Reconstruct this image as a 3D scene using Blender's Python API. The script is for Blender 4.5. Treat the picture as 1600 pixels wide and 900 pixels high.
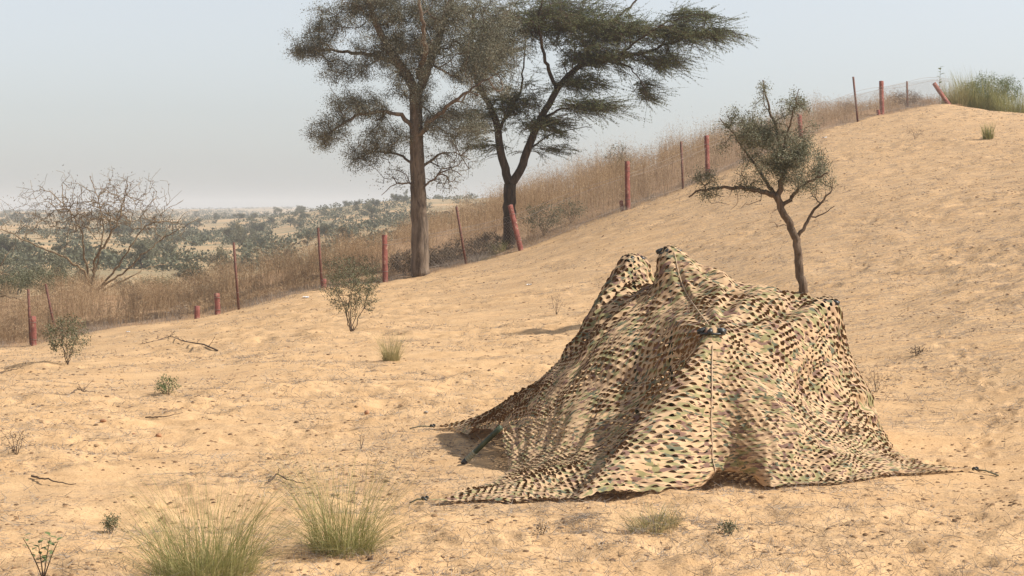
import bpy, math, random
import numpy as np
from mathutils import Vector
rng = np.random.default_rng(7)
random.seed(7)
for o in list(bpy.data.objects): bpy.data.objects.remove(o)
scene = bpy.context.scene
COL = scene.collection

# ------------------------------------------------------------------ camera, sky, sun, exposure
F = 3111.0            # focal length in pixels of the 1600 px wide photograph (70 mm)
HC = 2.0              # eye height
PITCH = math.atan(120.0 / F)
cam_d = bpy.data.cameras.new('camera'); cam_d.lens = 70.0; cam_d.sensor_width = 36.0
cam_d.clip_start = 0.1; cam_d.clip_end = 20000
cam = bpy.data.objects.new('camera', cam_d); COL.objects.link(cam)
cam.location = (0, 0, HC); cam.rotation_euler = (math.pi / 2 - PITCH, 0, 0)
scene.camera = cam

SUN_AZ = math.radians(-3)     # 0 = exactly from the right (+X), positive = from beyond
SUN_EL = math.radians(44)
sun_dir = Vector((math.cos(SUN_EL) * math.cos(SUN_AZ), math.cos(SUN_EL) * math.sin(SUN_AZ), math.sin(SUN_EL)))
world = bpy.data.worlds.new('World'); scene.world = world; world.use_nodes = True
wn = world.node_tree; bg = wn.nodes['Background']
sky = wn.nodes.new('ShaderNodeTexSky'); sky.sky_type = 'NISHITA'; sky.sun_disc = False
sky.sun_elevation = SUN_EL; sky.sun_rotation = math.pi / 2 - SUN_AZ
sky.air_density = 1.0; sky.dust_density = 1.3; sky.ozone_density = 4.0; sky.altitude = 200
hs = wn.nodes.new('ShaderNodeHueSaturation'); hs.inputs['Saturation'].default_value = 0.34   # dusty, nearly colourless air
wn.links.new(sky.outputs[0], hs.inputs['Color']); wn.links.new(hs.outputs[0], bg.inputs[0]); bg.inputs[1].default_value = 0.12
sl = bpy.data.lights.new('sun', 'SUN'); sl.energy = 4.8; sl.angle = math.radians(0.55); sl.color = (1.0, 0.95, 0.87)
so = bpy.data.objects.new('sun', sl); COL.objects.link(so)
so.rotation_euler = sun_dir.to_track_quat('Z', 'Y').to_euler()
scene.view_settings.view_transform = 'Standard'; scene.view_settings.look = 'None'
scene.view_settings.gamma = 1.0; scene.view_settings.use_curve_mapping = False
scene.view_settings.exposure = 0.42
scene.cycles.volume_bounces = 1
scene.cycles.max_bounces = 8; scene.cycles.transparent_max_bounces = 8

# ------------------------------------------------------------------ noise + terrain
def hash2(ix, iy, seed):
    h = (ix.astype(np.int64) * 374761393 + iy.astype(np.int64) * 668265263 + seed * 1442695041) & 0x7fffffff
    h = ((h ^ (h >> 13)) * 1274126177) & 0x7fffffff
    h = h ^ (h >> 16)
    return (h & 0xffff) / 65535.0
def vnoise(x, y, seed=0):
    x = np.asarray(x, float); y = np.asarray(y, float)
    ix = np.floor(x); iy = np.floor(y); fx = x - ix; fy = y - iy
    fx = fx * fx * fx * (fx * (fx * 6 - 15) + 10); fy = fy * fy * fy * (fy * (fy * 6 - 15) + 10)
    a = hash2(ix, iy, seed); b = hash2(ix + 1, iy, seed); c = hash2(ix, iy + 1, seed); d = hash2(ix + 1, iy + 1, seed)
    return (a * (1 - fx) + b * fx) * (1 - fy) + (c * (1 - fx) + d * fx) * fy * 1.0
def sstep(a, b, x):
    t = np.clip((x - a) / (b - a), 0, 1); return t * t * (3 - 2 * t)

def at(px, py, d):
    """world point at depth Y = d that lies on the line of sight of a photo pixel"""
    cx = (px - 800) / F; cy = (450 - py) / F
    yy = math.cos(PITCH) + cy * math.sin(PITCH); zz = -math.sin(PITCH) + cy * math.cos(PITCH)
    return np.array([cx * d / yy, d, HC + zz * d / yy])

CP = []  # terrain control points: (bearing, distance, height)
def cp(px, d, z=None, py=None):
    if py is not None: z = at(px, py, d)[2]
    X = (px - 800) / F * d
    CP.append((math.atan2(X, d), math.hypot(X, d), z))
for px in (-500, 0, 400, 800, 1200, 1600, 2100):
    cp(px, 7, 0.0)
    cp(px, 11, 0.0)
for px in (0, 400, 800): cp(px, 15, 0.0)
cp(1150, 14.5, 0.0); cp(1150, 18, 0.02); cp(1530, 15.25, 0.0); cp(1600, 13, 0.0); cp(1600, 20, 0.36); cp(1600, 30, 1.25); cp(1600, 50, 3.15)
cp(1600, 70, 5.15); cp(1600, 86, 6.12); cp(1600, 110, 5.6); cp(1600, 160, 2.5)
cp(2100, 16, 0.25); cp(2100, 30, 2.3); cp(2100, 60, 6.0); cp(2100, 90, 8.0); cp(2100, 160, 5)
cp(1253, 31, py=458); cp(1253, 50, 2.25); cp(1400, 40, 1.75); cp(1400, 60, 3.75); cp(1100, 40, 0.85); cp(1000, 30, 0.2)
cp(800, 23, 0.0); cp(800, 30, 0.03); cp(800, 45, 0.3); cp(600, 40, -0.1); cp(400, 40, -0.4); cp(400, 25, -0.02)
cp(0, 22, 0.0); cp(0, 30, -0.4); cp(0, 42, -1.1); cp(-500, 22, -0.1); cp(-500, 50, -2.4); cp(-500, 90, -3.0)
FENCE = [(-260, 54, 592), (52, 54, 540), (307, 54, 497), (371, 54.3, 484), (601, 57, 440), (808, 59.5, 393), (980, 62, 327), (1104, 66, 280), (1250, 72, 218),
         (1377, 79, 180), (1475, 85, 164)]
for px, d, py in FENCE: cp(px, d, py=py)
for px, d, py in ((1000, 95, 268), (800, 92, 322), (1250, 97, 196), (1400, 93, 167), (1120, 95, 236), (640, 88, 368), (520, 80, 402), (400, 75, 432), (100, 74, 456), (-200, 72, 500)):
    cp(px, d, py=py)
cp(1000, 140, 3.0); cp(800, 140, 1.2); cp(1250, 150, 4.5); cp(1400, 150, 4.5); cp(640, 125, -1.0); cp(400, 100, -2.6); cp(100, 100, -3.2); cp(-300, 100, -4)
for px in (-300, 0, 200, 400): cp(px, 150, -4.2); cp(px, 260, -3.3)
cp(560, 170, -3.0); cp(560, 260, -1.6, py=None)
for px in (-300, 0, 200): cp(px, 420, -2.4); cp(px, 800, -1.0); cp(px, 1500, 1.0)
cp(400, 420, py=364); cp(400, 800, py=342)
cp(560, 360, py=352); cp(560, 470, py=326); cp(640, 480, py=316); cp(640, 330, py=345); cp(470, 480, py=341); cp(720, 480, py=316); cp(900, 480, py=310); cp(560, 900, py=336); cp(640, 900, py=333)
for px, y in ((-400, 334), (100, 332), (300, 330), (380, 325), (450, 324), (520, 329), (640, 326), (900, 328), (1600, 328), (2200, 330)): cp(px, 2700, py=y)
for px in (1000, 1600, 2200): cp(px, 500, 2.0)
for px in (-400, 400, 1200, 2200): cp(px, 5000, 2.0)
CP = np.array(CP)
KA = 7.0
def _uv(a, r): return np.stack([a * KA, np.log(r)], -1)
def _tps_k(d2): return np.where(d2 > 1e-12, 0.5 * d2 * np.log(np.maximum(d2, 1e-12)), 0.0)
_cuv = _uv(CP[:, 0], CP[:, 1]); _q = CP[:, 2] / CP[:, 1]; _n = len(CP)
_A = np.zeros((_n + 3, _n + 3))
_A[:_n, :_n] = _tps_k(((_cuv[:, None] - _cuv[None]) ** 2).sum(-1)) + np.eye(_n) * 2e-4
_A[:_n, _n] = 1; _A[:_n, _n + 1:] = _cuv; _A[_n, :_n] = 1; _A[_n + 1:, :_n] = _cuv.T
_w = np.linalg.solve(_A, np.concatenate([_q, np.zeros(3)]))
def base_height(x, y):
    x = np.asarray(x, float); y = np.asarray(y, float)
    shp = x.shape; x = x.ravel(); y = y.ravel()
    a = np.arctan2(x, y); r = np.hypot(x, y)
    back = sstep(0.55, 1.2, np.abs(a))
    uv = _uv(np.clip(a, -0.42, 0.42), np.clip(r, 8, 5000))
    out = np.empty(len(x))
    for i in range(0, len(x), 20000):
        d2 = ((uv[i:i + 20000, None] - _cuv[None]) ** 2).sum(-1)
        out[i:i + 20000] = _tps_k(d2) @ _w[:_n] + _w[_n] + uv[i:i + 20000] @ _w[_n + 1:]
    z = out * r
    z = z * (1 - back) + np.clip(z, -3, 3) * back
    return z.reshape(shp)
PRINTS = []
for (x0, y0, x1, y1, cx, cy) in ((-3.2, 11.2, 1.5, 12.9, -1, 12.8), (1.6, 12.6, 4.6, 15.2, 3.6, 13.0), (-2.2, 12.5, -.9, 21, -2.4, 16), (-4.5, 19, -.5, 14.2, -2, 18), (3.4, 15.5, 5.0, 25, 5.2, 19), (-.9, 24, 1.5, 20.5, 1, 24), (-2.5, 13.6, .4, 11.0, -.4, 12.9), (1.0, 11.0, 3.6, 12.2, 2.5, 11.1)):
    m_ = int(math.hypot(x1 - x0, y1 - y0) / .36)
    for k in range(m_):
        t_ = (k + rng.random() * .3) / m_; px_ = (1 - t_) ** 2 * x0 + 2 * t_ * (1 - t_) * cx + t_ * t_ * x1; py_ = (1 - t_) ** 2 * y0 + 2 * t_ * (1 - t_) * cy + t_ * t_ * y1
        tx = 2 * (1 - t_) * (cx - x0) + 2 * t_ * (x1 - cx); ty = 2 * (1 - t_) * (cy - y0) + 2 * t_ * (y1 - cy); l_ = math.hypot(tx, ty); tx, ty = tx / l_, ty / l_
        a_ = rng.normal() * .25; tx, ty = tx * math.cos(a_) - ty * math.sin(a_), tx * math.sin(a_) + ty * math.cos(a_); sd = .13 * (1 if k % 2 else -1) + rng.normal() * .05
        PRINTS.append((px_ - ty * sd, py_ + tx * sd, tx, ty))
PRINTS = np.array(PRINTS)
def relief(x, y):
    x = np.asarray(x, float); y = np.asarray(y, float); r = np.hypot(x, y)
    n = 0.05 * (vnoise(x / 2.3, y / 2.3, 1) - .5) + 0.05 * (vnoise(x / 0.8 + 9, y / 0.8, 2) - .5)
    tr = vnoise(x / 0.33, y / 0.33, 3); tr2 = vnoise(x / 0.17 + 3, y / 0.17, 4); tr3 = vnoise(x / .075, y / .075, 5)
    amt = 0.15 + 1.5 * sstep(.25, .8, .65 * vnoise(x / 4.1 + 40, y / 4.1, 6) + .35 * vnoise(x / 1.2, y / 1.2, 10))
    n = n + amt * (0.042 * (tr - .5) - 0.04 * np.clip(tr2 - .62, 0, 1) + 0.022 * (tr2 - .5) + 0.009 * (tr3 - .5))
    n = 1.35 * n * (1 - sstep(90, 140, r))
    near = np.nonzero(((r > 8) & (r < 32)).ravel())[0]
    if len(near):      # boot prints on the paths people took round the net
        xf, yf = x.ravel()[near], y.ravel()[near]; add = np.zeros(len(near))
        for i0 in range(0, len(near), 15000):
            xs, ys = xf[i0:i0 + 15000, None], yf[i0:i0 + 15000, None]
            dx, dy = xs - PRINTS[:, 0], ys - PRINTS[:, 1]
            u = (dx * PRINTS[:, 2] + dy * PRINTS[:, 3]) / .15; w = (-dx * PRINTS[:, 3] + dy * PRINTS[:, 2]) / .065
            q2 = u * u + w * w
            add[i0:i0 + 15000] = (-.017 * np.exp(-q2 * q2 * .8) + .008 * np.exp(-((np.sqrt(q2) - 1.5) / .35) ** 2)).sum(1)
        n = n.ravel(); n[near] += add; n = n.reshape(x.shape)
    big = 1.2 * (vnoise(x / 60, y / 60, 8) - .5) * sstep(120, 260, r) + 5 * (vnoise(x / 260, y / 260, 9) - .5) * sstep(900, 1800, r)
    return n + big
def ground(x, y):
    return base_height(x, y) + relief(x, y)
def gz(x, y): return float(ground(np.array([x]), np.array([y]))[0])
def hit(px, py, dmin=8.5, dmax=140):
    ds = np.exp(np.linspace(math.log(dmin), math.log(dmax), 700))
    P = np.array([at(px, py, d) for d in ds])
    g = ground(P[:, 0], P[:, 1])
    k = np.argmax(P[:, 2] < g)
    if not (P[k, 2] < g[k]): k = len(ds) - 1
    p = P[k].copy(); p[2] = g[k]
    return p

# ------------------------------------------------------------------ mesh + object helpers
def mesh_raw(name, verts, faces, mats=(), uv=None, smooth=False, fmat=None):
    """verts (n,3) array, faces (m,k) int array of equal-sized polygons"""
    me = bpy.data.meshes.new(name)
    verts = np.ascontiguousarray(verts, np.float32); faces = np.ascontiguousarray(faces, np.int32)
    m, k = faces.shape
    me.vertices.add(len(verts)); me.vertices.foreach_set('co', verts.ravel())
    me.loops.add(m * k); me.loops.foreach_set('vertex_index', faces.ravel())
    me.polygons.add(m); me.polygons.foreach_set('loop_start', np.arange(0, m * k, k, dtype=np.int32))
    if smooth: me.polygons.foreach_set('use_smooth', np.ones(m, bool))
    for mt in mats: me.materials.append(mt)
    if fmat is not None: me.polygons.foreach_set('material_index', np.ascontiguousarray(fmat, np.int32))
    if uv is not None:
        l = me.uv_layers.new(name='UVMap'); l.data.foreach_set('uv', np.ascontiguousarray(uv[faces.ravel()], np.float32).ravel())
    me.update(calc_edges=True)
    return me
def link(name, me, parent=None, loc=None):
    o = bpy.data.objects.new(name, me); COL.objects.link(o)
    if parent is not None: o.parent = parent
    if loc is not None: o.location = loc
    return o
def tag(o, label, cat, group=None, kind=None):
    if label: o['label'] = label
    if cat: o['category'] = cat
    if group: o['group'] = group
    if kind: o['kind'] = kind
    return o
def thing(name, loc, label, cat, group=None):
    o = bpy.data.objects.new(name, None); COL.objects.link(o); o.location = loc; o.empty_display_size = .1
    return tag(o, label, cat, group)
class MB:
    def __init__(s): s.V = []; s.Q = []; s.n = 0
    def add(s, V, Q):
        V = np.asarray(V, float); Q = np.asarray(Q, int)
        if Q.shape[1] == 3: Q = np.concatenate([Q, Q[:, 2:]], 1)
        s.V.append(V); s.Q.append(Q + s.n); s.n += len(V)
    def tube(s, pts, rad, sides=5, cap=True, flat=None):
        pts = np.asarray(pts, float); k = len(pts); rad = np.broadcast_to(np.asarray(rad, float), (k,))
        t = np.gradient(pts, axis=0); t /= np.linalg.norm(t, axis=1, keepdims=True) + 1e-12
        ref = np.array([0.31, 0.17, 0.94]) if abs(t[0, 2]) < .8 else np.array([0.9, 0.4, 0.05])
        a = np.cross(t, ref); a /= np.linalg.norm(a, axis=1, keepdims=True) + 1e-12
        b = np.cross(t, a)
        ang = np.arange(sides) * 2 * math.pi / sides
        ring = pts[:, None] + rad[:, None, None] * (a[:, None] * np.cos(ang)[None, :, None] + b[:, None] * np.sin(ang)[None, :, None])
        V = ring.reshape(-1, 3)
        i = np.arange(k - 1)[:, None] * sides; j = np.arange(sides)[None]; j2 = (j + 1) % sides
        Q = np.stack([i + j, i + j2, i + sides + j2, i + sides + j], -1).reshape(-1, 4)
        if cap and sides >= 4:
            V = np.concatenate([V, pts[:1], pts[-1:]]); c0 = k * sides; c1 = c0 + 1; e = (k - 1) * sides
            jj = np.arange(sides); jn = (jj + 1) % sides
            Q = np.concatenate([Q, np.stack([np.full(sides, c0), jn, jj, jj], -1), np.stack([np.full(sides, c1), e + jj, e + jn, e + jn], -1)])
        s.add(V, Q)
    def box(s, c, h, R=None):
        c = np.asarray(c, float); g = np.array([[x, y, z] for z in (-1, 1) for y in (-1, 1) for x in (-1, 1)], float) * np.asarray(h)
        if R is not None: g = g @ np.asarray(R).T
        s.add(c + g, [[0, 2, 3, 1], [4, 5, 7, 6], [0, 1, 5, 4], [2, 6, 7, 3], [0, 4, 6, 2], [1, 3, 7, 5]])
    def mesh(s, name, mats, smooth=True):
        V = np.concatenate(s.V); Q = np.concatenate(s.Q)
        deg = Q[:, 2] == Q[:, 3]
        if deg.any():     # split quads into triangles so every polygon is clean
            T = np.concatenate([Q[deg][:, :3], Q[~deg][:, :3], Q[~deg][:, [0, 2, 3]]])
            return mesh_raw(name, V, T, mats, smooth=smooth)
        return mesh_raw(name, V, Q, mats, smooth=smooth)
    def build(s, name, mat, parent=None, loc=None, smooth=True):
        return link(name, s.mesh(name, [mat], smooth), parent, loc)

# ------------------------------------------------------------------ materials
def new_mat(name):
    m = bpy.data.materials.new(name); m.use_nodes = True
    nt = m.node_tree; b = nt.nodes['Principled BSDF']
    return m, nt, b
def node(nt, t, **kw):
    n = nt.nodes.new(t)
    for k, v in kw.items(): setattr(n, k, v)
    return n
def ramp(nt, fac, stops, interp='LINEAR'):
    r = node(nt, 'ShaderNodeValToRGB'); r.color_ramp.interpolation = interp
    els = r.color_ramp.elements
    while len(els) < len(stops): els.new(0.5)
    for e, (p, c) in zip(els, stops): e.position = p; e.color = (*c, 1) if len(c) == 3 else c
    nt.links.new(fac, r.inputs[0]); return r
def noise(nt, vec, scale, detail=3, rough=0.55, dist=0.0):
    n = node(nt, 'ShaderNodeTexNoise'); n.inputs['Scale'].default_value = scale; n.inputs['Detail'].default_value = detail
    n.inputs['Roughness'].default_value = rough; n.inputs['Distortion'].default_value = dist
    nt.links.new(vec, n.inputs['Vector']); return n.outputs['Fac']
def mixc(nt, fac, a, b, mode='MIX'):
    m = node(nt, 'ShaderNodeMix', data_type='RGBA', blend_type=mode)
    if isinstance(fac, (int, float)): m.inputs[0].default_value = fac
    else: nt.links.new(fac, m.inputs[0])
    for i, v in ((6, a), (7, b)):
        if isinstance(v, tuple): m.inputs[i].default_value = (*v, 1)
        else: nt.links.new(v, m.inputs[i])
    return m.outputs[2]
def mathn(nt, op, a, b=None, clamp=False):
    m = node(nt, 'ShaderNodeMath', operation=op); m.use_clamp = clamp
    for i, v in enumerate((a, b)):
        if v is None: continue
        if isinstance(v, (int, float)): m.inputs[i].default_value = v
        else: nt.links.new(v, m.inputs[i])
    return m.outputs[0]
def bump(nt, b, h, strength, dist):
    bp = node(nt, 'ShaderNodeBump'); bp.inputs['Strength'].default_value = strength; bp.inputs['Distance'].default_value = dist
    nt.links.new(h, bp.inputs['Height']); nt.links.new(bp.outputs[0], b.inputs['Normal'])
def plant_mat(name, cols, transl=0.25, rough=0.7, clump=3.0, objrand=0.0):
    """foliage / blade material: colour varies per leaf, per clump and (for copies) per plant"""
    m, nt, b = new_mat(name)
    geo = node(nt, 'ShaderNodeNewGeometry'); tc = node(nt, 'ShaderNodeTexCoord')
    f = noise(nt, tc.outputs['Object'], clump, 2)
    v = mathn(nt, 'ADD', mathn(nt, 'MULTIPLY', geo.outputs['Random Per Island'], 0.55), mathn(nt, 'MULTIPLY', f, 0.55))
    if objrand:
        oi = node(nt, 'ShaderNodeObjectInfo')
        v = mathn(nt, 'ADD', mathn(nt, 'MULTIPLY', v, 1 - objrand), mathn(nt, 'MULTIPLY', oi.outputs['Random'], objrand))
    n = len(cols)
    r = ramp(nt, v, [(0.2 + 0.65 * i / (n - 1), c) for i, c in enumerate(cols)])
    nt.links.new(r.outputs[0], b.inputs['Base Color']); b.inputs['Roughness'].default_value = rough
    b.inputs['Specular IOR Level'].default_value = 0.25
    if transl:
        t = node(nt, 'ShaderNodeBsdfTranslucent'); nt.links.new(r.outputs[0], t.inputs[0])
        ms = node(nt, 'ShaderNodeMixShader'); ms.inputs[0].default_value = transl
        nt.links.new(b.outputs[0], ms.inputs[1]); nt.links.new(t.outputs[0], ms.inputs[2])
        nt.links.new(ms.outputs[0], nt.nodes['Material Output'].inputs[0])
    return m
def bark_mat(name, c1, c2, scale=9.0):
    m, nt, b = new_mat(name)
    tc = node(nt, 'ShaderNodeTexCoord'); mp = node(nt, 'ShaderNodeMapping'); mp.inputs['Scale'].default_value = (1, 1, 0.22)
    nt.links.new(tc.outputs['Object'], mp.inputs[0])
    f = noise(nt, mp.outputs[0], scale, 6, .65, .4); r = ramp(nt, f, [(0.32, c1), (0.66, c2)])
    nt.links.new(r.outputs[0], b.inputs['Base Color']); b.inputs['Roughness'].default_value = 0.9
    b.inputs['Specular IOR Level'].default_value = 0.2
    bump(nt, b, f, 1.0, 0.05); return m
def plain_mat(name, c1, c2, scale=20, rough=0.8, bumpd=0.004, metal=0.0):
    m, nt, b = new_mat(name); tc = node(nt, 'ShaderNodeTexCoord')
    f = noise(nt, tc.outputs['Object'], scale, 5, .65); r = ramp(nt, f, [(0.35, c1), (0.62, c2)])
    nt.links.new(r.outputs[0], b.inputs['Base Color']); b.inputs['Roughness'].default_value = rough; b.inputs['Metallic'].default_value = metal
    if bumpd: bump(nt, b, f, 0.6, bumpd)
    return m

# sand
SAND, nt, b = new_mat('sand')
tc = node(nt, 'ShaderNodeTexCoord'); OC = tc.outputs['Object']
big = noise(nt, OC, 0.35, 4, .6); mid = noise(nt, OC, 2.2, 5, .65, .3); fine = noise(nt, OC, 16, 4, .7); grit = noise(nt, OC, 46, 3, .7)
base = ramp(nt, mid, [(0.28, (0.455, 0.280, 0.138)), (0.5, (0.54, 0.345, 0.178)), (0.75, (0.605, 0.402, 0.218))]).outputs[0]
# grey-brown plant litter: drifts of broken leaf and dung crumbs
mp = node(nt, 'ShaderNodeMapping'); mp.inputs['Rotation'].default_value = (0, 0, math.radians(-28)); mp.inputs['Scale'].default_value = (0.5, 1.5, 1)
nt.links.new(OC, mp.inputs[0])
dr = noise(nt, mp.outputs[0], 0.55, 5, .62)
att = node(nt, 'ShaderNodeAttribute', attribute_name='litter')
dens = mathn(nt, 'ADD', dr, mathn(nt, 'MULTIPLY', att.outputs['Fac'], 0.40))
lit_f = ramp(nt, dens, [(0.44, (0, 0, 0)), (0.72, (1, 1, 1))]).outputs[0]
spk = ramp(nt, fine, [(0.50, (0, 0, 0)), (0.60, (1, 1, 1))]).outputs[0]
spk2 = ramp(nt, grit, [(0.57, (0, 0, 0)), (0.64, (1, 1, 1))]).outputs[0]
k1 = mathn(nt, 'MULTIPLY', mathn(nt, 'MULTIPLY', mathn(nt, 'ADD', lit_f, 0.12, True), spk), 0.7)
k2 = mathn(nt, 'MULTIPLY', mathn(nt, 'MULTIPLY', mathn(nt, 'ADD', lit_f, 0.45, True), spk2), 0.85)
spk3 = ramp(nt, noise(nt, mp.outputs[0], 5.5, 4, .7), [(0.50, (0, 0, 0)), (0.58, (1, 1, 1))]).outputs[0]
c = mixc(nt, mathn(nt, 'MULTIPLY', mathn(nt, 'MULTIPLY', lit_f, spk3), 0.6), base, (0.29, 0.215, 0.145))
c = mixc(nt, k1, c, (0.25, 0.18, 0.125))
c = mixc(nt, k2, c, (0.16, 0.10, 0.06))
da = node(nt, 'ShaderNodeAttribute', attribute_name='duff')
duffc = ramp(nt, fine, [(0.3, (0.17, 0.105, 0.06)), (0.55, (0.30, 0.185, 0.105)), (0.75, (0.42, 0.27, 0.15))]).outputs[0]
df = mathn(nt, 'MULTIPLY', da.outputs['Fac'], mathn(nt, 'ADD', 0.55, mathn(nt, 'MULTIPLY', mid, 0.6)), True)
c = mixc(nt, df, c, duffc)
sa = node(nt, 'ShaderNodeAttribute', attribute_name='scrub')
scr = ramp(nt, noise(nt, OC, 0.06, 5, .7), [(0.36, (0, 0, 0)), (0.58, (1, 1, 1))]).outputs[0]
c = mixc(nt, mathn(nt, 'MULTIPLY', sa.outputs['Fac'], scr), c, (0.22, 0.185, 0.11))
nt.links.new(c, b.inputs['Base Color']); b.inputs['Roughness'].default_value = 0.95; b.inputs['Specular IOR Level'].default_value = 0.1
hh = mathn(nt, 'ADD', mathn(nt, 'MULTIPLY', fine, 0.7), mathn(nt, 'MULTIPLY', grit, 0.3))
bump(nt, b, hh, 0.75, 0.03)

M = {}
M['leaf_grey'] = plant_mat('leaf_grey', [(0.066, 0.068, 0.042), (0.165, 0.158, 0.106), (0.31, 0.285, 0.205)], .22, clump=1.6)
M['leaf_green'] = plant_mat('leaf_green', [(0.052, 0.068, 0.030), (0.125, 0.150, 0.066), (0.24, 0.25, 0.12)], .22, clump=1.6)
M['leaf_small'] = plant_mat('leaf_small', [(0.075, 0.080, 0.046), (0.18, 0.180, 0.112), (0.32, 0.31, 0.21)], .22, clump=2)
M['leaf_far'] = plant_mat('leaf_far', [(0.07, 0.074, 0.042), (0.14, 0.138, 0.08), (0.24, 0.22, 0.14)], .2, clump=.5, objrand=.45)
M['leaf_thorn'] = plant_mat('leaf_thorn', [(0.075, 0.085, 0.042), (0.14, 0.14, 0.075), (0.22, 0.21, 0.125)], .2, clump=4)
M['leaf_fresh'] = plant_mat('leaf_fresh', [(0.075, 0.115, 0.04), (0.14, 0.18, 0.07), (0.24, 0.27, 0.13)], .25, clump=6)
M['pod'] = plant_mat('pod', [(0.05, 0.035, 0.025), (0.12, 0.08, 0.05), (0.26, 0.18, 0.10)], .1)
M['grass_green'] = plant_mat('grass_green', [(0.14, 0.15, 0.05), (0.29, 0.28, 0.10), (0.47, 0.43, 0.19)], .3, clump=5)
M['grass_pale'] = plant_mat('grass_pale', [(0.21, 0.19, 0.08), (0.38, 0.33, 0.15), (0.52, 0.44, 0.23)], .3, clump=5)
M['grass_dry'] = plant_mat('grass_dry', [(0.18, 0.112, 0.060), (0.345, 0.230, 0.128), (0.55, 0.40, 0.245)], .3, clump=.35)
M['straw_grey'] = plant_mat('straw_grey', [(0.14, 0.115, 0.095), (0.26, 0.215, 0.175), (0.40, 0.34, 0.27)], .15, clump=3)
M['brush_dark'] = plant_mat('brush_dark', [(0.055, 0.04, 0.028), (0.12, 0.09, 0.06), (0.22, 0.165, 0.11)], .1, clump=2)
M['twig'] = bark_mat('twig', (0.075, 0.05, 0.036), (0.17, 0.12, 0.085), 20)
M['bark_grey'] = bark_mat('bark_grey', (0.055, 0.038, 0.026), (0.22, 0.165, 0.12), 8)
M['bark_dark'] = bark_mat('bark_dark', (0.030, 0.022, 0.016), (0.10, 0.072, 0.052), 9)
M['bark_small'] = bark_mat('bark_small', (0.060, 0.040, 0.026), (0.20, 0.14, 0.095), 16)
M['bark_pale'] = bark_mat('bark_pale', (0.11, 0.075, 0.045), (0.30, 0.22, 0.13), 6)
M['post_red'] = plain_mat('post_red', (0.15, 0.046, 0.034), (0.31, 0.105, 0.078), 14, .85, .02)
_m, nt, b = new_mat('post_red_worn'); tc = node(nt, 'ShaderNodeTexCoord')
f1 = noise(nt, tc.outputs['Object'], 9, 6, .75); f2 = noise(nt, tc.outputs['Object'], 3.2, 4, .7)
c_ = ramp(nt, f2, [(0.35, (0.15, 0.044, 0.033)), (0.65, (0.32, 0.105, 0.078))]).outputs[0]
c_ = mixc(nt, ramp(nt, f1, [(0.56, (0, 0, 0)), (0.62, (1, 1, 1))]).outputs[0], c_, (0.36, 0.235, 0.165))
nt.links.new(c_, b.inputs['Base Color']); b.inputs['Roughness'].default_value = .9; bump(nt, b, f1, .8, .03); M['post_red'] = _m
M['rust'] = plain_mat('rust', (0.075, 0.028, 0.018), (0.17, 0.062, 0.038), 18, .8, .003)
M['wire'] = plain_mat('wire', (0.14, 0.10, 0.075), (0.28, 0.22, 0.17), 8, .6, 0)
M['black'] = plain_mat('black', (0.012, 0.013, 0.013), (0.03, 0.032, 0.03), 30, .45, .001)
M['pole'] = plain_mat('pole', (0.025, 0.038, 0.018), (0.055, 0.072, 0.035), 12, .5, .001)
M['pole_band'] = plain_mat('pole_band', (0.20, 0.20, 0.14), (0.34, 0.33, 0.24), 30, .7, .001)
M['tape'] = plain_mat('tape', (0.33, 0.23, 0.145), (0.47, 0.34, 0.22), 40, .9, .002)
M['rope'] = plain_mat('rope', (0.10, 0.10, 0.06), (0.2, 0.19, 0.12), 60, .9, .002)
M['stone'] = plain_mat('stone', (0.24, 0.11, 0.055), (0.42, 0.22, 0.11), 16, .9, .01)
M['clod'] = plant_mat('clod', [(0.08, 0.045, 0.025), (0.19, 0.11, 0.055), (0.38, 0.235, 0.12)], 0, clump=1, rough=.95)
M['scrap'] = plain_mat('scrap', (0.55, 0.55, 0.55), (0.8, 0.8, 0.8), 30, .5, .004)

# camouflage cloth: flowing tan / green / brown patches printed in the cloth's own UVs (metres)
NET, nt, b = new_mat('camouflage_cloth')
uvn = node(nt, 'ShaderNodeUVMap'); uvn.uv_map = 'UVMap'
mp = node(nt, 'ShaderNodeMapping'); mp.inputs['Scale'].default_value = (1.0, 1.9, 1); nt.links.new(uvn.outputs[0], mp.inputs[0])
def patch(off, scale, lo, hi):
    m2 = node(nt, 'ShaderNodeMapping'); m2.inputs['Location'].default_value = off; nt.links.new(mp.outputs[0], m2.inputs[0])
    return ramp(nt, noise(nt, m2.outputs[0], scale, 2.2, .5, .8), [(lo, (0, 0, 0)), (hi, (1, 1, 1))]).outputs[0]
geo = node(nt, 'ShaderNodeNewGeometry')
tan = ramp(nt, noise(nt, mp.outputs[0], 9, 3), [(0.3, (0.46, 0.30, 0.165)), (0.7, (0.57, 0.395, 0.235))]).outputs[0]
c = mixc(nt, patch((3, 1, 0), 8, .53, .565), tan, (0.255, 0.225, 0.105))
c = mixc(nt, patch((13, 7, 2), 9, .57, .595), c, (0.20, 0.115, 0.085))
c = mixc(nt, patch((23, 4, 5), 10, .59, .615), c, (0.12, 0.125, 0.08))
c = mixc(nt, patch((33, 9, 1), 8.5, .58, .62), c, (0.36, 0.235, 0.14))
c = mixc(nt, geo.outputs['Backfacing'], c, (0.21, 0.13, 0.078))   # dark reverse of the cloth
nt.links.new(c, b.inputs['Base Color']); b.inputs['Roughness'].default_value = 0.85; b.inputs['Specular IOR Level'].default_value = 0.2
tr = node(nt, 'ShaderNodeBsdfTranslucent'); nt.links.new(mixc(nt, 0.0, (0.36, 0.19, 0.08), c), tr.inputs[0])
ms = node(nt, 'ShaderNodeMixShader'); ms.inputs[0].default_value = 0.07
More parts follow.
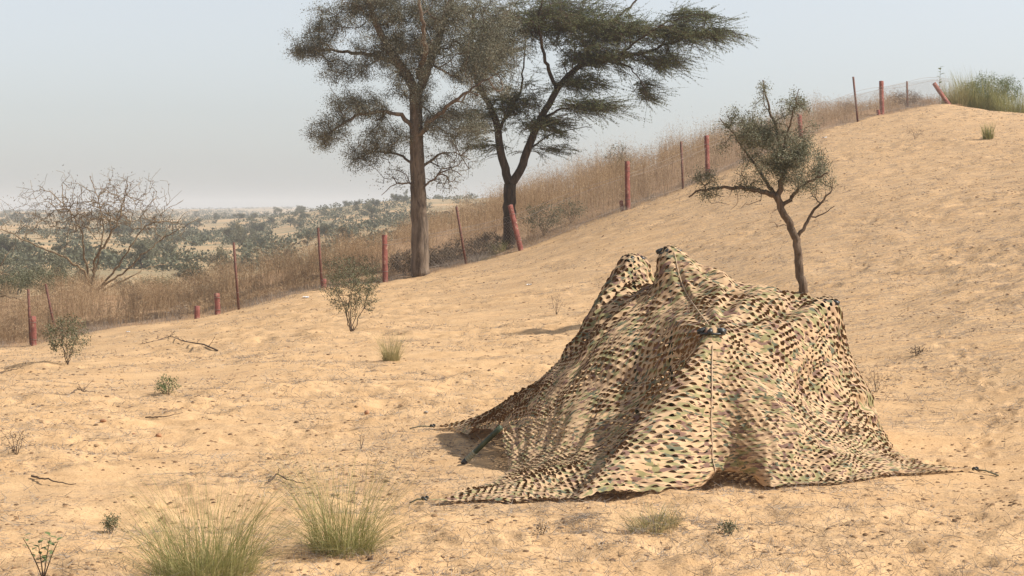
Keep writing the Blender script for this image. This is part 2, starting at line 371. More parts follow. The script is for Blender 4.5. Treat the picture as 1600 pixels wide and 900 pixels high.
nt.links.new(b.outputs[0], ms.inputs[1]); nt.links.new(tr.outputs[0], ms.inputs[2]); nt.links.new(ms.outputs[0], nt.nodes['Material Output'].inputs[0])

# ------------------------------------------------------------------ ground sheet
def fence_line(px):
    return np.interp(px, [f[0] for f in FENCE], [f[1] for f in FENCE])
def behind_fence(x, y):
    px = 800 + F * x / np.maximum(y, 1); return y - fence_line(px)
az = np.concatenate([np.linspace(-0.30, 0.30, 470), 0.30 + (np.linspace(0, 1, 60)[1:] ** 1.6) * (2 * math.pi - 0.60)])[:-1]
rr = np.concatenate([np.geomspace(0.4, 8.5, 14)[:-1], np.geomspace(8.5, 110, 620)[:-1], np.geomspace(110, 4200, 150)])
A2, R2 = np.meshgrid(az, rr)
GX = R2 * np.sin(A2); GY = R2 * np.cos(A2); GZ = ground(GX, GY)
V = np.concatenate([np.stack([GX, GY, GZ], -1).reshape(-1, 3), [[0, 0, 0.0]]])
nr, na = R2.shape
i = np.arange(nr - 1)[:, None] * na; j = np.arange(na)[None]; j2 = (j + 1) % na
Q = np.stack([i + j, i + j2, i + na + j2, i + na + j], -1).reshape(-1, 4)[:, ::-1]
me = mesh_raw('sand_ground', V, Q, [SAND], smooth=True)
bf = behind_fence(GX, GY); infront = GY > 5
edge = bf + 2.2 * (vnoise(GX / 2.1, GY / 2.1, 21) - .5) + 1.0 * (vnoise(GX / .6, GY / .6, 22) - .5)
duff = np.where(infront, sstep(-1.4, 1.2, edge), 0) * (1 - sstep(70, 120, bf))
lit = np.clip(sstep(1.5, 7, GX - 0.04 * (GY - 30)) * sstep(17, 26, GY) * 0.9 + 0.35 * sstep(22, 45, GY) * sstep(-4, 3, GX), 0, 1) * (1 - duff)
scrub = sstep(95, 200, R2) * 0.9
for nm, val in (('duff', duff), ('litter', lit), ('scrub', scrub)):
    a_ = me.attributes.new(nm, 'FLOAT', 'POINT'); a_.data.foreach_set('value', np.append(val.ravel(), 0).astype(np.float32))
V_ALL_MIN = GZ.min()
tag(link('sand_ground', me), None, None, kind='structure')

# ------------------------------------------------------------------ plant helpers
def frame_rand(n, rg):
    d = rg.normal(size=(n, 3)); d /= np.linalg.norm(d, axis=1, keepdims=True)
    return d
def leaf_quads(P, D, N, L, W):
    """rhombic leaves: base P, direction D, width direction from N"""
    S = np.cross(D, N); S /= np.linalg.norm(S, axis=1, keepdims=True) + 1e-9
    L = np.asarray(L)[:, None]; W = np.asarray(W)[:, None]
    V = np.stack([P, P + D * L * .45 + S * W * .5, P + D * L, P + D * L * .45 - S * W * .5], 1).reshape(-1, 3)
    Q = np.arange(len(P) * 4).reshape(-1, 4)
    return V, Q
def blade_mesh(base, tip_off, width, bend, rg, segs=3):
    """tapered curved grass blades. base (n,3), tip_off (n,3) offset of the tip, bend (n,) sag at the tip"""
    n = len(base); t = np.linspace(0, 1, segs + 1)
    side = np.cross(tip_off, rg.normal(size=(n, 3))); side /= np.linalg.norm(side, axis=1, keepdims=True) + 1e-9
    out = tip_off.copy(); out[:, 2] = 0
    rows = []
    for k, tk in enumerate(t):
        hor = out * (tk ** 1.6)
        c_ = base + hor; c_ = c_.copy(); c_[:, 2] = base[:, 2] + tip_off[:, 2] * tk - bend * tk ** 3
        w_ = (np.asarray(width) * (1 - tk * 0.92))[:, None] * .5
        rows += [c_ - side * w_, c_ + side * w_]
    V = np.stack(rows, 1).reshape(-1, 3); m_ = 2 * (segs + 1)
    q = np.array([[2 * k, 2 * k + 1, 2 * k + 3, 2 * k + 2] for k in range(segs)])
    Q = (np.arange(n)[:, None, None] * m_ + q[None]).reshape(-1, 4)
    return V, Q

def grow(limbs, targets, rg, twig_r=0.006, step=0.16, jitter=0.05, droop=0.0, exp=0.42, up=0.0, reach=0.35):
    """limbs: list of (points (k,3), r0, r1, parent limb or None). Every target is joined to the nearest wood by a curved branch.
       returns chains [(limb id or -1, pts, radii)] and for each target its direction"""
    pos = []; par = []; rad0 = []; own = []; dirs = []
    for li, (pts, r0, r1, pl) in enumerate(limbs):
        pts = np.asarray(pts, float); seg = np.linalg.norm(np.diff(pts, axis=0), axis=1); cum = np.concatenate([[0], np.cumsum(seg)])
        n = max(3, int(cum[-1] / step) + 1); s_ = np.linspace(0, cum[-1], n)
        # smooth resample
        res = np.stack([np.interp(s_, cum, pts[:, k]) for k in range(3)], 1)
        for _ in range(2): res[1:-1] = (res[:-2] + 2 * res[1:-1] + res[2:]) / 4
        res[1:-1] += rg.normal(size=(n - 2, 3)) * min(jitter, 0.25 * step) * (.25 if r0 > .12 else .6)
        start = len(pos); p = -1
        if pl is not None:
            d2 = ((np.array(pos) - res[0]) ** 2).sum(1); p = int(np.argmin(d2))
        for k in range(n):
            pos.append(res[k]); par.append(p if k == 0 else start + k - 1); rad0.append(r0 + (r1 - r0) * k / (n - 1)); own.append(li)
            dirs.append(res[min(k + 1, n - 1)] - res[max(k - 1, 0)])
    T = np.asarray(targets, float); P0 = np.array(pos)
    order = np.argsort([((P0 - t) ** 2).sum(1).min() for t in T])
    cap = len(pos) + len(T) * 16
    PA = np.zeros((cap, 3)); PA[:len(pos)] = P0; DA = np.zeros((cap, 3)); DA[:len(pos)] = np.array(dirs)
    DA[:len(pos)] /= np.linalg.norm(DA[:len(pos)], axis=1, keepdims=True) + 1e-9
    par = list(par); rad0 = list(rad0); own = list(own); n = len(pos); tipn = np.zeros(len(T), int)
    for ti in order:
        t = T[ti]; v = t - PA[:n]; dd = np.sqrt((v ** 2).sum(1)) + 1e-9
        cosang = (v * DA[:n]).sum(1) / dd
        cost = dd * (1 + reach * (1 - cosang))
        k = int(np.argmin(cost)); a = PA[k]; L = dd[k]
        ns = max(1, min(15, int(L / step)))
        ctrl = a + DA[k] * L * .45 + np.array([0, 0, up * L]) + rg.normal(size=3) * L * .08
        p = k
        for q in range(1, ns + 1):
            u = q / ns
            pt = (1 - u) ** 2 * a + 2 * u * (1 - u) * ctrl + u * u * t
            if q < ns: pt = pt + rg.normal(size=3) * jitter * .35
            d_ = pt - PA[p]; l_ = np.linalg.norm(d_) + 1e-9
            PA[n] = pt; DA[n] = d_ / l_; par.append(p); rad0.append(0.0); own.append(-1); p = n; n += 1
        tipn[ti] = p
    par = np.array(par); cnt = np.zeros(n)
    cnt[tipn] += 1
    for k in range(n - 1, -1, -1):
        if par[k] >= 0: cnt[par[k]] += cnt[k]
    R = np.where(np.array(rad0) > 0, rad0, twig_r * np.maximum(cnt, 1) ** exp)
    for k in range(n):
        if own[k] < 0 and par[k] >= 0: R[k] = min(R[k], R[par[k]] * .92)
    # chains
    kids = {}
    for k in range(n):
        if par[k] >= 0: kids.setdefault(int(par[k]), []).append(k)
    chains = []; stack = []
    for k in range(n):
        if par[k] < 0: stack.append((k, [k]))
    while stack:
        k, ch = stack.pop()
        while True:
            cs = kids.get(k)
            if not cs: break
            same = [c_ for c_ in cs if own[c_] == own[k]]
            nxt = max(same, key=lambda c_: cnt[c_] + (1e6 if own[c_] >= 0 else 0)) if same else None
            for c_ in cs:
                if c_ != nxt: stack.append((c_, [k, c_]))
            if nxt is None: break
            ch.append(nxt); k = nxt
        if len(ch) > 1:
            r = R[ch].copy()
            o_ = own[ch[1]]
            if own[ch[0]] != o_ or ch[0] == par[ch[1]]: r[0] = min(r[0], r[1] * 1.25)
            chains.append((o_, PA[ch], r))
    return chains, PA[tipn], DA[tipn]

def build_tree(root, base, chains, limb_names, wood, twigmat, twigname='twigs'):
    groups = {}
    for o_, pts, r in chains: groups.setdefault(o_, []).append((pts, r))
    for o_, lst in sorted(groups.items(), key=lambda g_: (g_[0] < 0, g_[0])):
        mb = MB()
        for pts, r in lst:
            rm = r.max(); sides = 10 if rm > .09 else 7 if rm > .04 else 5 if rm > .018 else 3
            mb.tube(pts - base, r, sides, cap=(sides > 5))
        par_ = root
        if o_ > 0 and limb_names[0] == 'trunk': par_ = [c_ for c_ in root.children if c_.name.startswith('trunk')][0]
        w_ = mb.build(twigname if o_ < 0 else limb_names[o_], twigmat if o_ < 0 else wood, par_)
        if o_ < 0: w_['kind'] = 'stuff'
def ell(px, py, rx, ry, d, rd, n, rg, shell=0.55, dd=0.0):
    """n points in an ellipsoid given in photo pixels at depth d (+dd metres), depth radius rd metres"""
    v = rg.normal(size=(n, 3)); v /= np.linalg.norm(v, axis=1, keepdims=True)
    r = (shell + (1 - shell) * rg.random(n)) ** 1.0 * rg.random(n) ** .25 * np.clip(1 + .22 * rg.normal(size=n), .5, 1.6)
    v = v * r[:, None]
    c = at(px, py, d + dd); ppm = F / (d + dd)
    return c + v * np.array([rx / ppm, rd, ry / ppm])
def pl(d, *pts):
    """polyline from (px, py[, depth offset]) pixels at depth d"""
    return [at(p[0], p[1], d + (p[2] if len(p) > 2 else 0)) for p in pts]
def leaf_cloud(T, D, per, spread, L, W, rg, flat=0.0, hang=0.0, along=0.25):
    n = len(T) * per
    P = np.repeat(T, per, 0); DD = np.repeat(D, per, 0)
    off = rg.normal(size=(n, 3)) * spread; off[:, 2] *= (1 - flat)
    s_ = rg.random(n)
    P = P + off - DD * (s_[:, None] * along)
    d = DD * .6 + frame_rand(n, rg); d[:, 2] -= hang; d /= np.linalg.norm(d, axis=1, keepdims=True)
    N = frame_rand(n, rg); N[:, 2] += .8
    k = .6 + .8 * rg.random(n)
    return leaf_quads(P, d, N, L * k, W * k)

# ------------------------------------------------------------------ camouflage net tent
def tent():
    NA, NB = 92, 98; TAUT = 8
    SA, SB = 4.9, 5.2                     # sheet size in metres
    rg = np.random.default_rng(3)
    pin = np.zeros((NB, NA), bool); PP = np.zeros((NB, NA, 3))
    def gi(a, b): return int(round(b * (NB - 1))), int(round(a * (NA - 1)))
    def setp(a, b, p): k = gi(a, b); pin[k] = True; PP[k] = p
    def onground(px, py, lift=0.015): p = hit(px, py); p[2] += lift; return p
    corners = {'A': onground(664, 789), 'B': onground(1524, 739), 'C': np.array([3.1, 18.6, gz(3.1, 18.6)]), 'D': onground(676, 671)}
    A, B, C, D = (corners[k] for k in 'ABCD')
    peaks = {'P3': (.485, .30, at(1112, 508, 15.0)), 'P4': (.74, .50, at(1291, 464, 16.2)), 'P2': (.485, .60, at(1046, 384, 16.4)), 'P1': (.40, .80, at(990, 396, 17.3))}
    bb, aa = np.meshgrid(np.linspace(0, 1, NB), np.linspace(0, 1, NA), indexing='ij')
    P = ((1 - aa) * (1 - bb))[..., None] * A + (aa * (1 - bb))[..., None] * B + (aa * bb)[..., None] * C + ((1 - aa) * bb)[..., None] * D
    P[..., 2] += 1.6 * np.sin(np.pi * aa) * np.sin(np.pi * bb)
    for a, b, p in ((0, 0, A), (1, 0, B), (1, 1, C), (0, 1, D)): setp(a, b, p)
    tops = []
    for nm_, (a, b, p) in peaks.items():
        rad_ = .085 if nm_ in ('P2', 'P3') else .13; tops.append(p); kb, ka = gi(a, b)
        for db in range(-3, 4):
            for da in range(-3, 4):
                u = np.array([da * SA / (NA - 1), db * SB / (NB - 1)]); r = np.hypot(*u)
                if r < rad_: pin[kb + db, ka + da] = True; PP[kb + db, ka + da] = p + np.array([u[0] * .8, u[1] * .8, -2.0 * r * r])
    # hem: where the edge touches the sand or is held up
    setp(.16, 0, onground(770, 787)); setp(.30, 0, onground(905, 787)); setp(.42, 0, onground(1030, 779)); setp(.50, 0, onground(1128, 757) + np.array([0, .05, .12]))
    setp(.54, 0, onground(1165, 762) + np.array([0, .05, .11])); setp(.58, 0, onground(1205, 766)); setp(.70, 0, onground(1305, 761)); setp(.84, 0, onground(1400, 746))
    setp(0, .20, onground(770, 757)); setp(0, .34, onground(788, 744)); setp(0, .50, at(786, 669, 15.6)); setp(0, .78, at(745, 670, 17.0))
    setp(1, .17, onground(1440, 733)); setp(1, .34, onground(1392, 708)); setp(1, .43, onground(1391, 700)); setp(1, .70, np.array([3.2, 17.6, gz(3.2, 17.6)]))
    setp(.5, 1, np.array([1.1, 19.3, gz(1.1, 19.3)])); setp(.75, 1, np.array([2.2, 19.1, gz(2.2, 19.1)])); setp(.25, 1, np.array([.1, 18.9, gz(.1, 18.9)]))
    P[pin] = PP[pin]
    # 1. flat facets stretched between the held points, softened a little towards a taut membrane
    U = {'A': (0, 0), 'B': (1, 0), 'C': (1, 1), 'D': (0, 1), 'F16': (.16, 0), 'F30': (.30, 0), 'F42': (.42, 0), 'F50': (.50, 0), 'F58': (.58, 0), 'F70': (.70, 0), 'F84': (.84, 0),
         'L17': (0, .20), 'L27': (0, .34), 'L50': (0, .50), 'L78': (0, .78), 'R17': (1, .17), 'R34': (1, .34), 'R43': (1, .43), 'R70': (1, .70), 'K50': (.5, 1), 'K75': (.75, 1), 'K25': (.25, 1)}
    for k_, v_ in peaks.items(): U[k_] = v_[:2]
    XT = {}
    def ray_plane(px, py, n1, n2, n3, off):
        p_ = [PP[gi(*U[x])] for x in (n1, n2, n3)]; n_ = np.cross(p_[1] - p_[0], p_[2] - p_[0]); n_ /= np.linalg.norm(n_)
        if n_[1] > 0: n_ = -n_
        o_ = np.array([0, 0, HC]); d_ = at(px, py, 15) - o_
        return o_ + d_ * (((p_[0] - o_) @ n_) / (d_ @ n_)) - n_ * off
    U['S1'] = (.37, .375); XT['S1'] = at(1030, 592, 15.45)
    U['S4'] = (.19, .30); XT['S4'] = at(875, 705, 14.8)
    U['S2'] = (.335, .62); XT['S2'] = .5 * PP[gi(*U['P2'])] + .5 * PP[gi(0, .5)] + np.array([-.03, -.02, .04])
    U['S3'] = (.20, .44); XT['S3'] = at(888, 640, 15.35)
    U['V1'] = (.735, .24); XT['V1'] = ray_plane(1268, 640, 'P3', 'F84', 'P4', .22)
    U['V2'] = (.62, .22); XT['V2'] = ray_plane(1215, 610, 'P3', 'F70', 'F84', -.12)
    U['S5'] = (.22, .84); XT['S5'] = at(896, 545, 17.3)
    U['W1'] = (.27, .14); XT['W1'] = at(955, 712, 14.4)
    TR = """W1 A F16;W1 F16 F30;P3 W1 F30;P3 F30 F42;P3 F42 F50;P3 F50 F58;P3 F58 V2;V2 F58 F70;V2 F70 F84;P3 V2 P4;P4 V2 V1;V1 V2 F84;P4 V1 R17;V1 F84 B;V1 B R17;P4 R17 R34;P4 R34 R43;P4 R43 R70;P4 R70 C;
P4 C K75;P2 P4 K75;P2 K75 P1;P1 K75 K50;P1 K50 K25;P1 K25 S5;S5 K25 D;S5 D L78;P1 S5 S2;S5 L78 S2;S2 L78 L50;P2 P1 S2;P2 S2 S3;S3 S2 L50;S3 L50 L27;P2 S3 S1;P3 P2 S1;S1 S3 S4;S3 L27 S4;S4 L27 W1;S1 S4 W1;P3 S1 W1;W1 L27 L17;W1 L17 A;P3 P4 P2"""
    done = np.zeros((NB, NA), bool)
    for t_ in TR.replace('\n', '').split(';'):
        q = t_.split(); uv_ = np.array([U[x] for x in q]); p_ = np.array([XT[x] if x in XT else PP[gi(*U[x])] for x in q])
        M_ = np.linalg.inv(np.array([[uv_[0, 0], uv_[1, 0], uv_[2, 0]], [uv_[0, 1], uv_[1, 1], uv_[2, 1]], [1, 1, 1]]))
        w_ = np.stack([aa, bb, np.ones_like(aa)], -1) @ M_.T
        ins = (w_.min(-1) > -1e-4) & ~done
        P[ins] = w_[ins] @ p_; done |= ins
    P[pin] = PP[pin]
    wA = np.ones((NB, NA - 1)); wA[0] = wA[-1] = 5; wB = np.ones((NB - 1, NA)); wB[:, 0] = wB[:, -1] = 5
    den = np.zeros((NB, NA)); den[:, 1:] += wA; den[:, :-1] += wA; den[1:] += wB; den[:-1] += wB
    for it in range(TAUT):
        S = np.zeros_like(P)
        S[:, 1:] += wA[..., None] * P[:, :-1]; S[:, :-1] += wA[..., None] * P[:, 1:]
        S[1:] += wB[..., None] * P[:-1]; S[:-1] += wB[..., None] * P[1:]
        N_ = S / den[..., None]
        N_[pin] = PP[pin]; P = N_
    # 2. let it hang with some slack
    slack = 1.004
    def ln(x, y): return np.linalg.norm(x - y, axis=-1)
    la = ln(P[:, 1:], P[:, :-1]) * slack; lb = ln(P[1:], P[:-1]) * slack
    mea, meb = SA / (NA - 1), SB / (NB - 1)
    wr = 1 + .0 * aa
    la = la * np.maximum(wr[:, 1:], .995); lb = lb * np.maximum(.995, 1 + (wr[1:] - 1) * .35)
    ls1 = np.sqrt((la[1:] ** 2 + la[:-1] ** 2) / 2 + (lb[:, 1:] ** 2 + lb[:, :-1] ** 2) / 2)
    ib = (~pin).astype(float)[..., None]
    P = P + rg.normal(size=P.shape) * .006 * ib
    X0 = P.copy()
    def proj(sl1, sl2, rest, k=1.0, comp=1.0):
        p, q = P[sl1], P[sl2]; d = q - p; l = np.linalg.norm(d, axis=-1, keepdims=True) + 1e-9
        w1, w2 = ib[sl1], ib[sl2]; w = w1 + w2; w[w == 0] = 1
        e = (l - rest[..., None]); e = np.where(e < 0, e * comp, e)
        corr = d / l * e * k / w
        P[sl1] += corr * w1; P[sl2] -= corr * w2
    S_ = slice
    for it in range(30):
        vel = (P - X0) * .96; X0 = P.copy(); P += vel * ib; P[..., 2] -= (0.0002 * ib[..., 0])
        for rep in range(2):
            for o_ in (0, 1):
                n_ = (NA - 1 - o_ + 1) // 2
                proj((S_(None), S_(o_, o_ + 2 * n_ - 1, 2)), (S_(None), S_(o_ + 1, o_ + 2 * n_, 2)), la[:, o_::2], 1, .5)
                n_ = (NB - 1 - o_ + 1) // 2
                proj((S_(o_, o_ + 2 * n_ - 1, 2), S_(None)), (S_(o_ + 1, o_ + 2 * n_, 2), S_(None)), lb[o_::2], 1, .5)
            for o_ in (0, 1):
                n_ = (NB - 1 - o_ + 1) // 2; r1 = S_(o_, o_ + 2 * n_ - 1, 2); r2 = S_(o_ + 1, o_ + 2 * n_, 2)
                for m_ in (0, 1):
                    k_ = (NA - 1 - m_ + 1) // 2; c1 = S_(m_, m_ + 2 * k_ - 1, 2); c2 = S_(m_ + 1, m_ + 2 * k_, 2)
                    rest = ls1[o_::2, m_::2]
                    proj((r1, c1), (r2, c2), rest, .25, .3); proj((r1, c2), (r2, c1), rest, .25, .3)
        if it % 10 == 0: G = base_height(P[..., 0], P[..., 1])
        low = P[..., 2] < G + .02
        P[..., 2] = np.where(low & ~pin, G + .02, P[..., 2])
        X0 = np.where(low[..., None], X0 * .3 + P * .7, X0)
    for _ in range(1):
        L_ = P.copy(); L_[1:-1, 1:-1] = .6 * P[1:-1, 1:-1] + .1 * (P[2:, 1:-1] + P[:-2, 1:-1] + P[1:-1, 2:] + P[1:-1, :-2]); L_[pin] = P[pin]; P = L_
    Nn = np.cross(np.gradient(P, axis=1), np.gradient(P, axis=0)); Nn /= np.linalg.norm(Nn, axis=-1, keepdims=True) + 1e-9
    # pleats that run out from the pole heads and soft billows in between
    disp = .03 * (vnoise(aa * 7, bb * 7, 53) - .5) + .03 * (vnoise(aa * 15, bb * 15, 54) - .5)
    for kk, (a, b, p) in enumerate(peaks.values()):
        du, dv = (aa - a) * SA, (bb - b) * SB; r_ = np.hypot(du, dv); th = np.arctan2(dv, du)
        cx, sx = np.cos(th) * 3.2, np.sin(th) * 3.2
        pl_ = (vnoise(cx + 11 * kk, sx + r_ * .25, 60 + kk) - .5) + .6 * (vnoise(cx * 2.3 + 5, sx * 2.3, 70 + kk) - .5)
        rid = .5 - np.abs(vnoise(cx * 1.6 + 3 * kk, sx * 1.6 + 2, 80 + kk) - .5) * 2
        disp += (.06 * pl_ + .035 * rid) * sstep(.10, .45, r_) * (1 - sstep(.9, 2.0, r_))
    hemf = np.minimum(np.minimum(aa, 1 - aa) * SA, np.minimum(bb, 1 - bb) * SB)
    P = P + Nn * (disp * (.25 + .75 * sstep(0, .4, hemf)) * ib[..., 0])[..., None]
    P[..., 2] = np.maximum(P[..., 2], ground(P[..., 0], P[..., 1]) + .022)
    Nn = np.cross(np.gradient(P, axis=1), np.gradient(P, axis=0)); Nn /= np.linalg.norm(Nn, axis=-1, keepdims=True) + 1e-9
    ST = np.minimum(np.linalg.norm(np.gradient(P, axis=0), axis=-1) / (SB / (NB - 1)), np.linalg.norm(np.gradient(P, axis=1), axis=-1) / (SA / (NA - 1)) * 1.1)[..., None]
    def samp(F_, a, b):
        x = np.clip(a, 0, 1) * (NA - 1); y = np.clip(b, 0, 1) * (NB - 1)
        x0 = np.minimum(x.astype(int), NA - 2); y0 = np.minimum(y.astype(int), NB - 2); fx = (x - x0)[..., None]; fy = (y - y0)[..., None]
        return (F_[y0, x0] * (1 - fx) + F_[y0, x0 + 1] * fx) * (1 - fy) + (F_[y0 + 1, x0] * (1 - fx) + F_[y0 + 1, x0 + 1] * fx) * fy
    # 3. the cloth itself: strips with scalloped cuts that gape open
    w, h, SPW = SA / 70, SB / 110, 8
    nu = 70 * SPW + 1; nk = 110
    u = np.linspace(0, SA, nu)
    Vs, Qs, UVs = [], [], []; nv = 0
    def hole(k):
        jit = vnoise(u / .3, np.full(nu, k * .61), 31); size = 0.10 + 1.5 * vnoise(u / .22 + 5, np.full(nu, k * .21), 32)
        ph = ((u / w - 0.5 * (k % 2) + .5 * (jit - .5)) % 1.0) - .5
        return np.clip(np.cos(np.pi * ph / .60), 0, 1) ** .8 * np.clip(size, .1, 1.2)
    for k in range(nk):
        Hl = hole(k) if k > 0 else hole(0) * .8
        Hu = hole(k + 1)
        if k == nk - 1: Hu = Hu * 0
        vl = k * h + .29 * h * Hl + .10 * h * np.sin(2 * np.pi * u / w * .5 + k * 1.7); vu = (k + 1) * h - .06 * h * Hu + .10 * h * np.sin(2 * np.pi * u / w * .5 + (k + 1) * 1.7); vm = (vl + vu) / 2
        curl = .2 + 1.6 * vnoise(u / .13, np.full(nu, k * .7), 33)
        nl = .012 * Hl * curl; nu_ = -.005 * Hu * curl; nm = .35 * nl + .35 * nu_ + .004
        rows = []
        for v_, n_ in ((vl, nl), (vm, nm), (vu, nu_)):
            ef = np.minimum(1, np.minimum(u, SA - u) / .15) * np.minimum(1, np.minimum(v_, SB - v_) / .15)
            a_, b_ = (u + .07 * ef * (vnoise(u / .30, v_ / .30, 34) - .5)) / SA, (v_ + .07 * ef * (vnoise(u / .27 + 7, v_ / .27, 35) - .5)) / SB
            sc = samp(P, a_, b_); no = samp(Nn, a_, b_)
            rows.append(sc + no * n_[:, None] * np.clip(samp(ST, a_, b_), .12, 1.15)); UVs.append(np.stack([u, v_], -1))
        Vs += rows
        i_ = np.arange(nu - 1)
        for r_ in (0, 1): Qs.append(np.stack([nv + r_ * nu + i_, nv + r_ * nu + i_ + 1, nv + (r_ + 1) * nu + i_ + 1, nv + (r_ + 1) * nu + i_], -1))
        nv += 3 * nu
    root = thing('camouflage_tent', tuple(np.array([1.5, 15.6, gz(1.5, 15.6)])), 'low shelter of camouflage netting draped over poles on the sand', 'tent')
    base = np.array(root.location)
    Vn = np.concatenate(Vs) - base
    link('camouflage_net', mesh_raw('camouflage_net', Vn, np.concatenate(Qs), [NET], uv=np.concatenate(UVs), smooth=True), root)
    # sewn tapes along the sheet
    def tape(a0, b0, a1, b1, wd, lift=.012):
        n = 120; t = np.linspace(0, 1, n); a_ = a0 + (a1 - a0) * t; b_ = b0 + (b1 - b0) * t
        c = samp(P, a_, b_) + samp(Nn, a_, b_) * lift
        for _ in range(12): c[1:-1] = (c[:-2] + c[1:-1] + c[2:]) / 3
        tg = np.gradient(c, axis=0); tg /= np.linalg.norm(tg, axis=1, keepdims=True); s_ = np.cross(tg, samp(Nn, a_, b_)); s_ /= np.linalg.norm(s_, axis=1, keepdims=True)
        wv = wd * (.7 + .6 * vnoise(t * 40, t * 0, 44))[:, None] * .5
        V = np.stack([c - s_ * wv, c + s_ * wv, c + s_ * wv - samp(Nn, a_, b_) * .003, c - s_ * wv - samp(Nn, a_, b_) * .003], 1).reshape(-1, 3) - base
        i_ = np.arange(n - 1)[:, None] * 4; j_ = np.arange(4)[None]; j2_ = (j_ + 1) % 4
        Q = np.stack([i_ + j_, i_ + j2_, i_ + 4 + j2_, i_ + 4 + j_], -1).reshape(-1, 4)
        o = link('seam_tape', mesh_raw('seam_tape', V, Q, [M['tape']], smooth=False), root); return o
    tape(.485, .335, .485, .575, .009, .010); tape(.488, .005, .486, .265, .009)
    for nm, (a, b, p) in peaks.items():
        g = gz(p[0], p[1]); mb = MB(); q = p - np.array([0, 0, .062])
        foot = np.array([p[0] + rg.normal() * .05, p[1] + rg.normal() * .05, g - .05])
        mb.tube([foot - base, (foot + q) / 2 - base, q - base], .018, 10); pole_ = mb.build('pole', M['pole'], root)
        mb = MB(); mb.tube([q - base + [0, 0, -.05], q - base + [0, 0, .02], q - base + [0, 0, .045]], [.045, .05, .03], 12)
        for k in range(6):
            an = k * math.pi / 3 + .3; dv = np.array([math.cos(an), math.sin(an), 0])
            arm = [q - base + dv * r_ + np.array([0, 0, .035 - 1.9 * r_ * r_]) for r_ in (.02, .06, .09, .115)]
            mb.tube(arm, [.016, .018, .022, .016], 6)
        ringp = [q - base + np.array([math.cos(x), math.sin(x), 0]) * .10 + [0, 0, .0] for x in np.linspace(0, 2 * math.pi, 25)]
        mb.tube(ringp, .009, 5, cap=False); mb.build('spreader', M['black'], pole_)
        # loose strands of cloth wrapped over the head
    # cords and pegs at the drawn-out corners
    for kx, ky, p in ((640, 791, A), (640, 673, D), (1560, 746, B)):
        e = hit(kx, ky); mb = MB()
        pts = [p + np.array([0, 0, .01]), (p + e) / 2 + np.array([0, .03, .02]), e + np.array([0, 0, .01])]
        mb.tube(np.array(pts) - base, .006, 5); mb.build('guy_cord', M['rope'], root)
    # corner knots
    for p in (A, D, B):
        mb = MB(); pts = [p + np.array([.02 * math.cos(x), .018 * math.sin(x), .016 + .01 * math.sin(2 * x)]) for x in np.linspace(0, 5.6, 14)]
        mb.tube(np.array(pts) - base, .008, 6); mb.build('corner_knot', M['black'], root)
    # propping pole that sticks out at the left edge
    p0 = onground(727, 726, .02); p1 = at(783, 667, 15.65)
    pp = thing('prop_pole', tuple(p0), 'dark green banded pole leaning out from under the left edge of the net', 'pole')
    mb = MB(); ts = np.linspace(0, 1, 6); mb.tube([(p1 - p0) * t_ for t_ in ts], .022, 10); mb.build('shaft', M['pole'], pp)
    for t_ in (.05, .10, .15, .20, .25):
        mb = MB(); c = (p1 - p0) * t_; d_ = (p1 - p0) / np.linalg.norm(p1 - p0); mb.tube([c - d_ * .009, c + d_ * .009], .0245, 10); mb.build('band', M['pole_band'], pp)
    mb = MB(); mb.tube([-d_ * .03, d_ * .02], .025, 10); mb.build('ferrule', M['black'], pp)
tent()

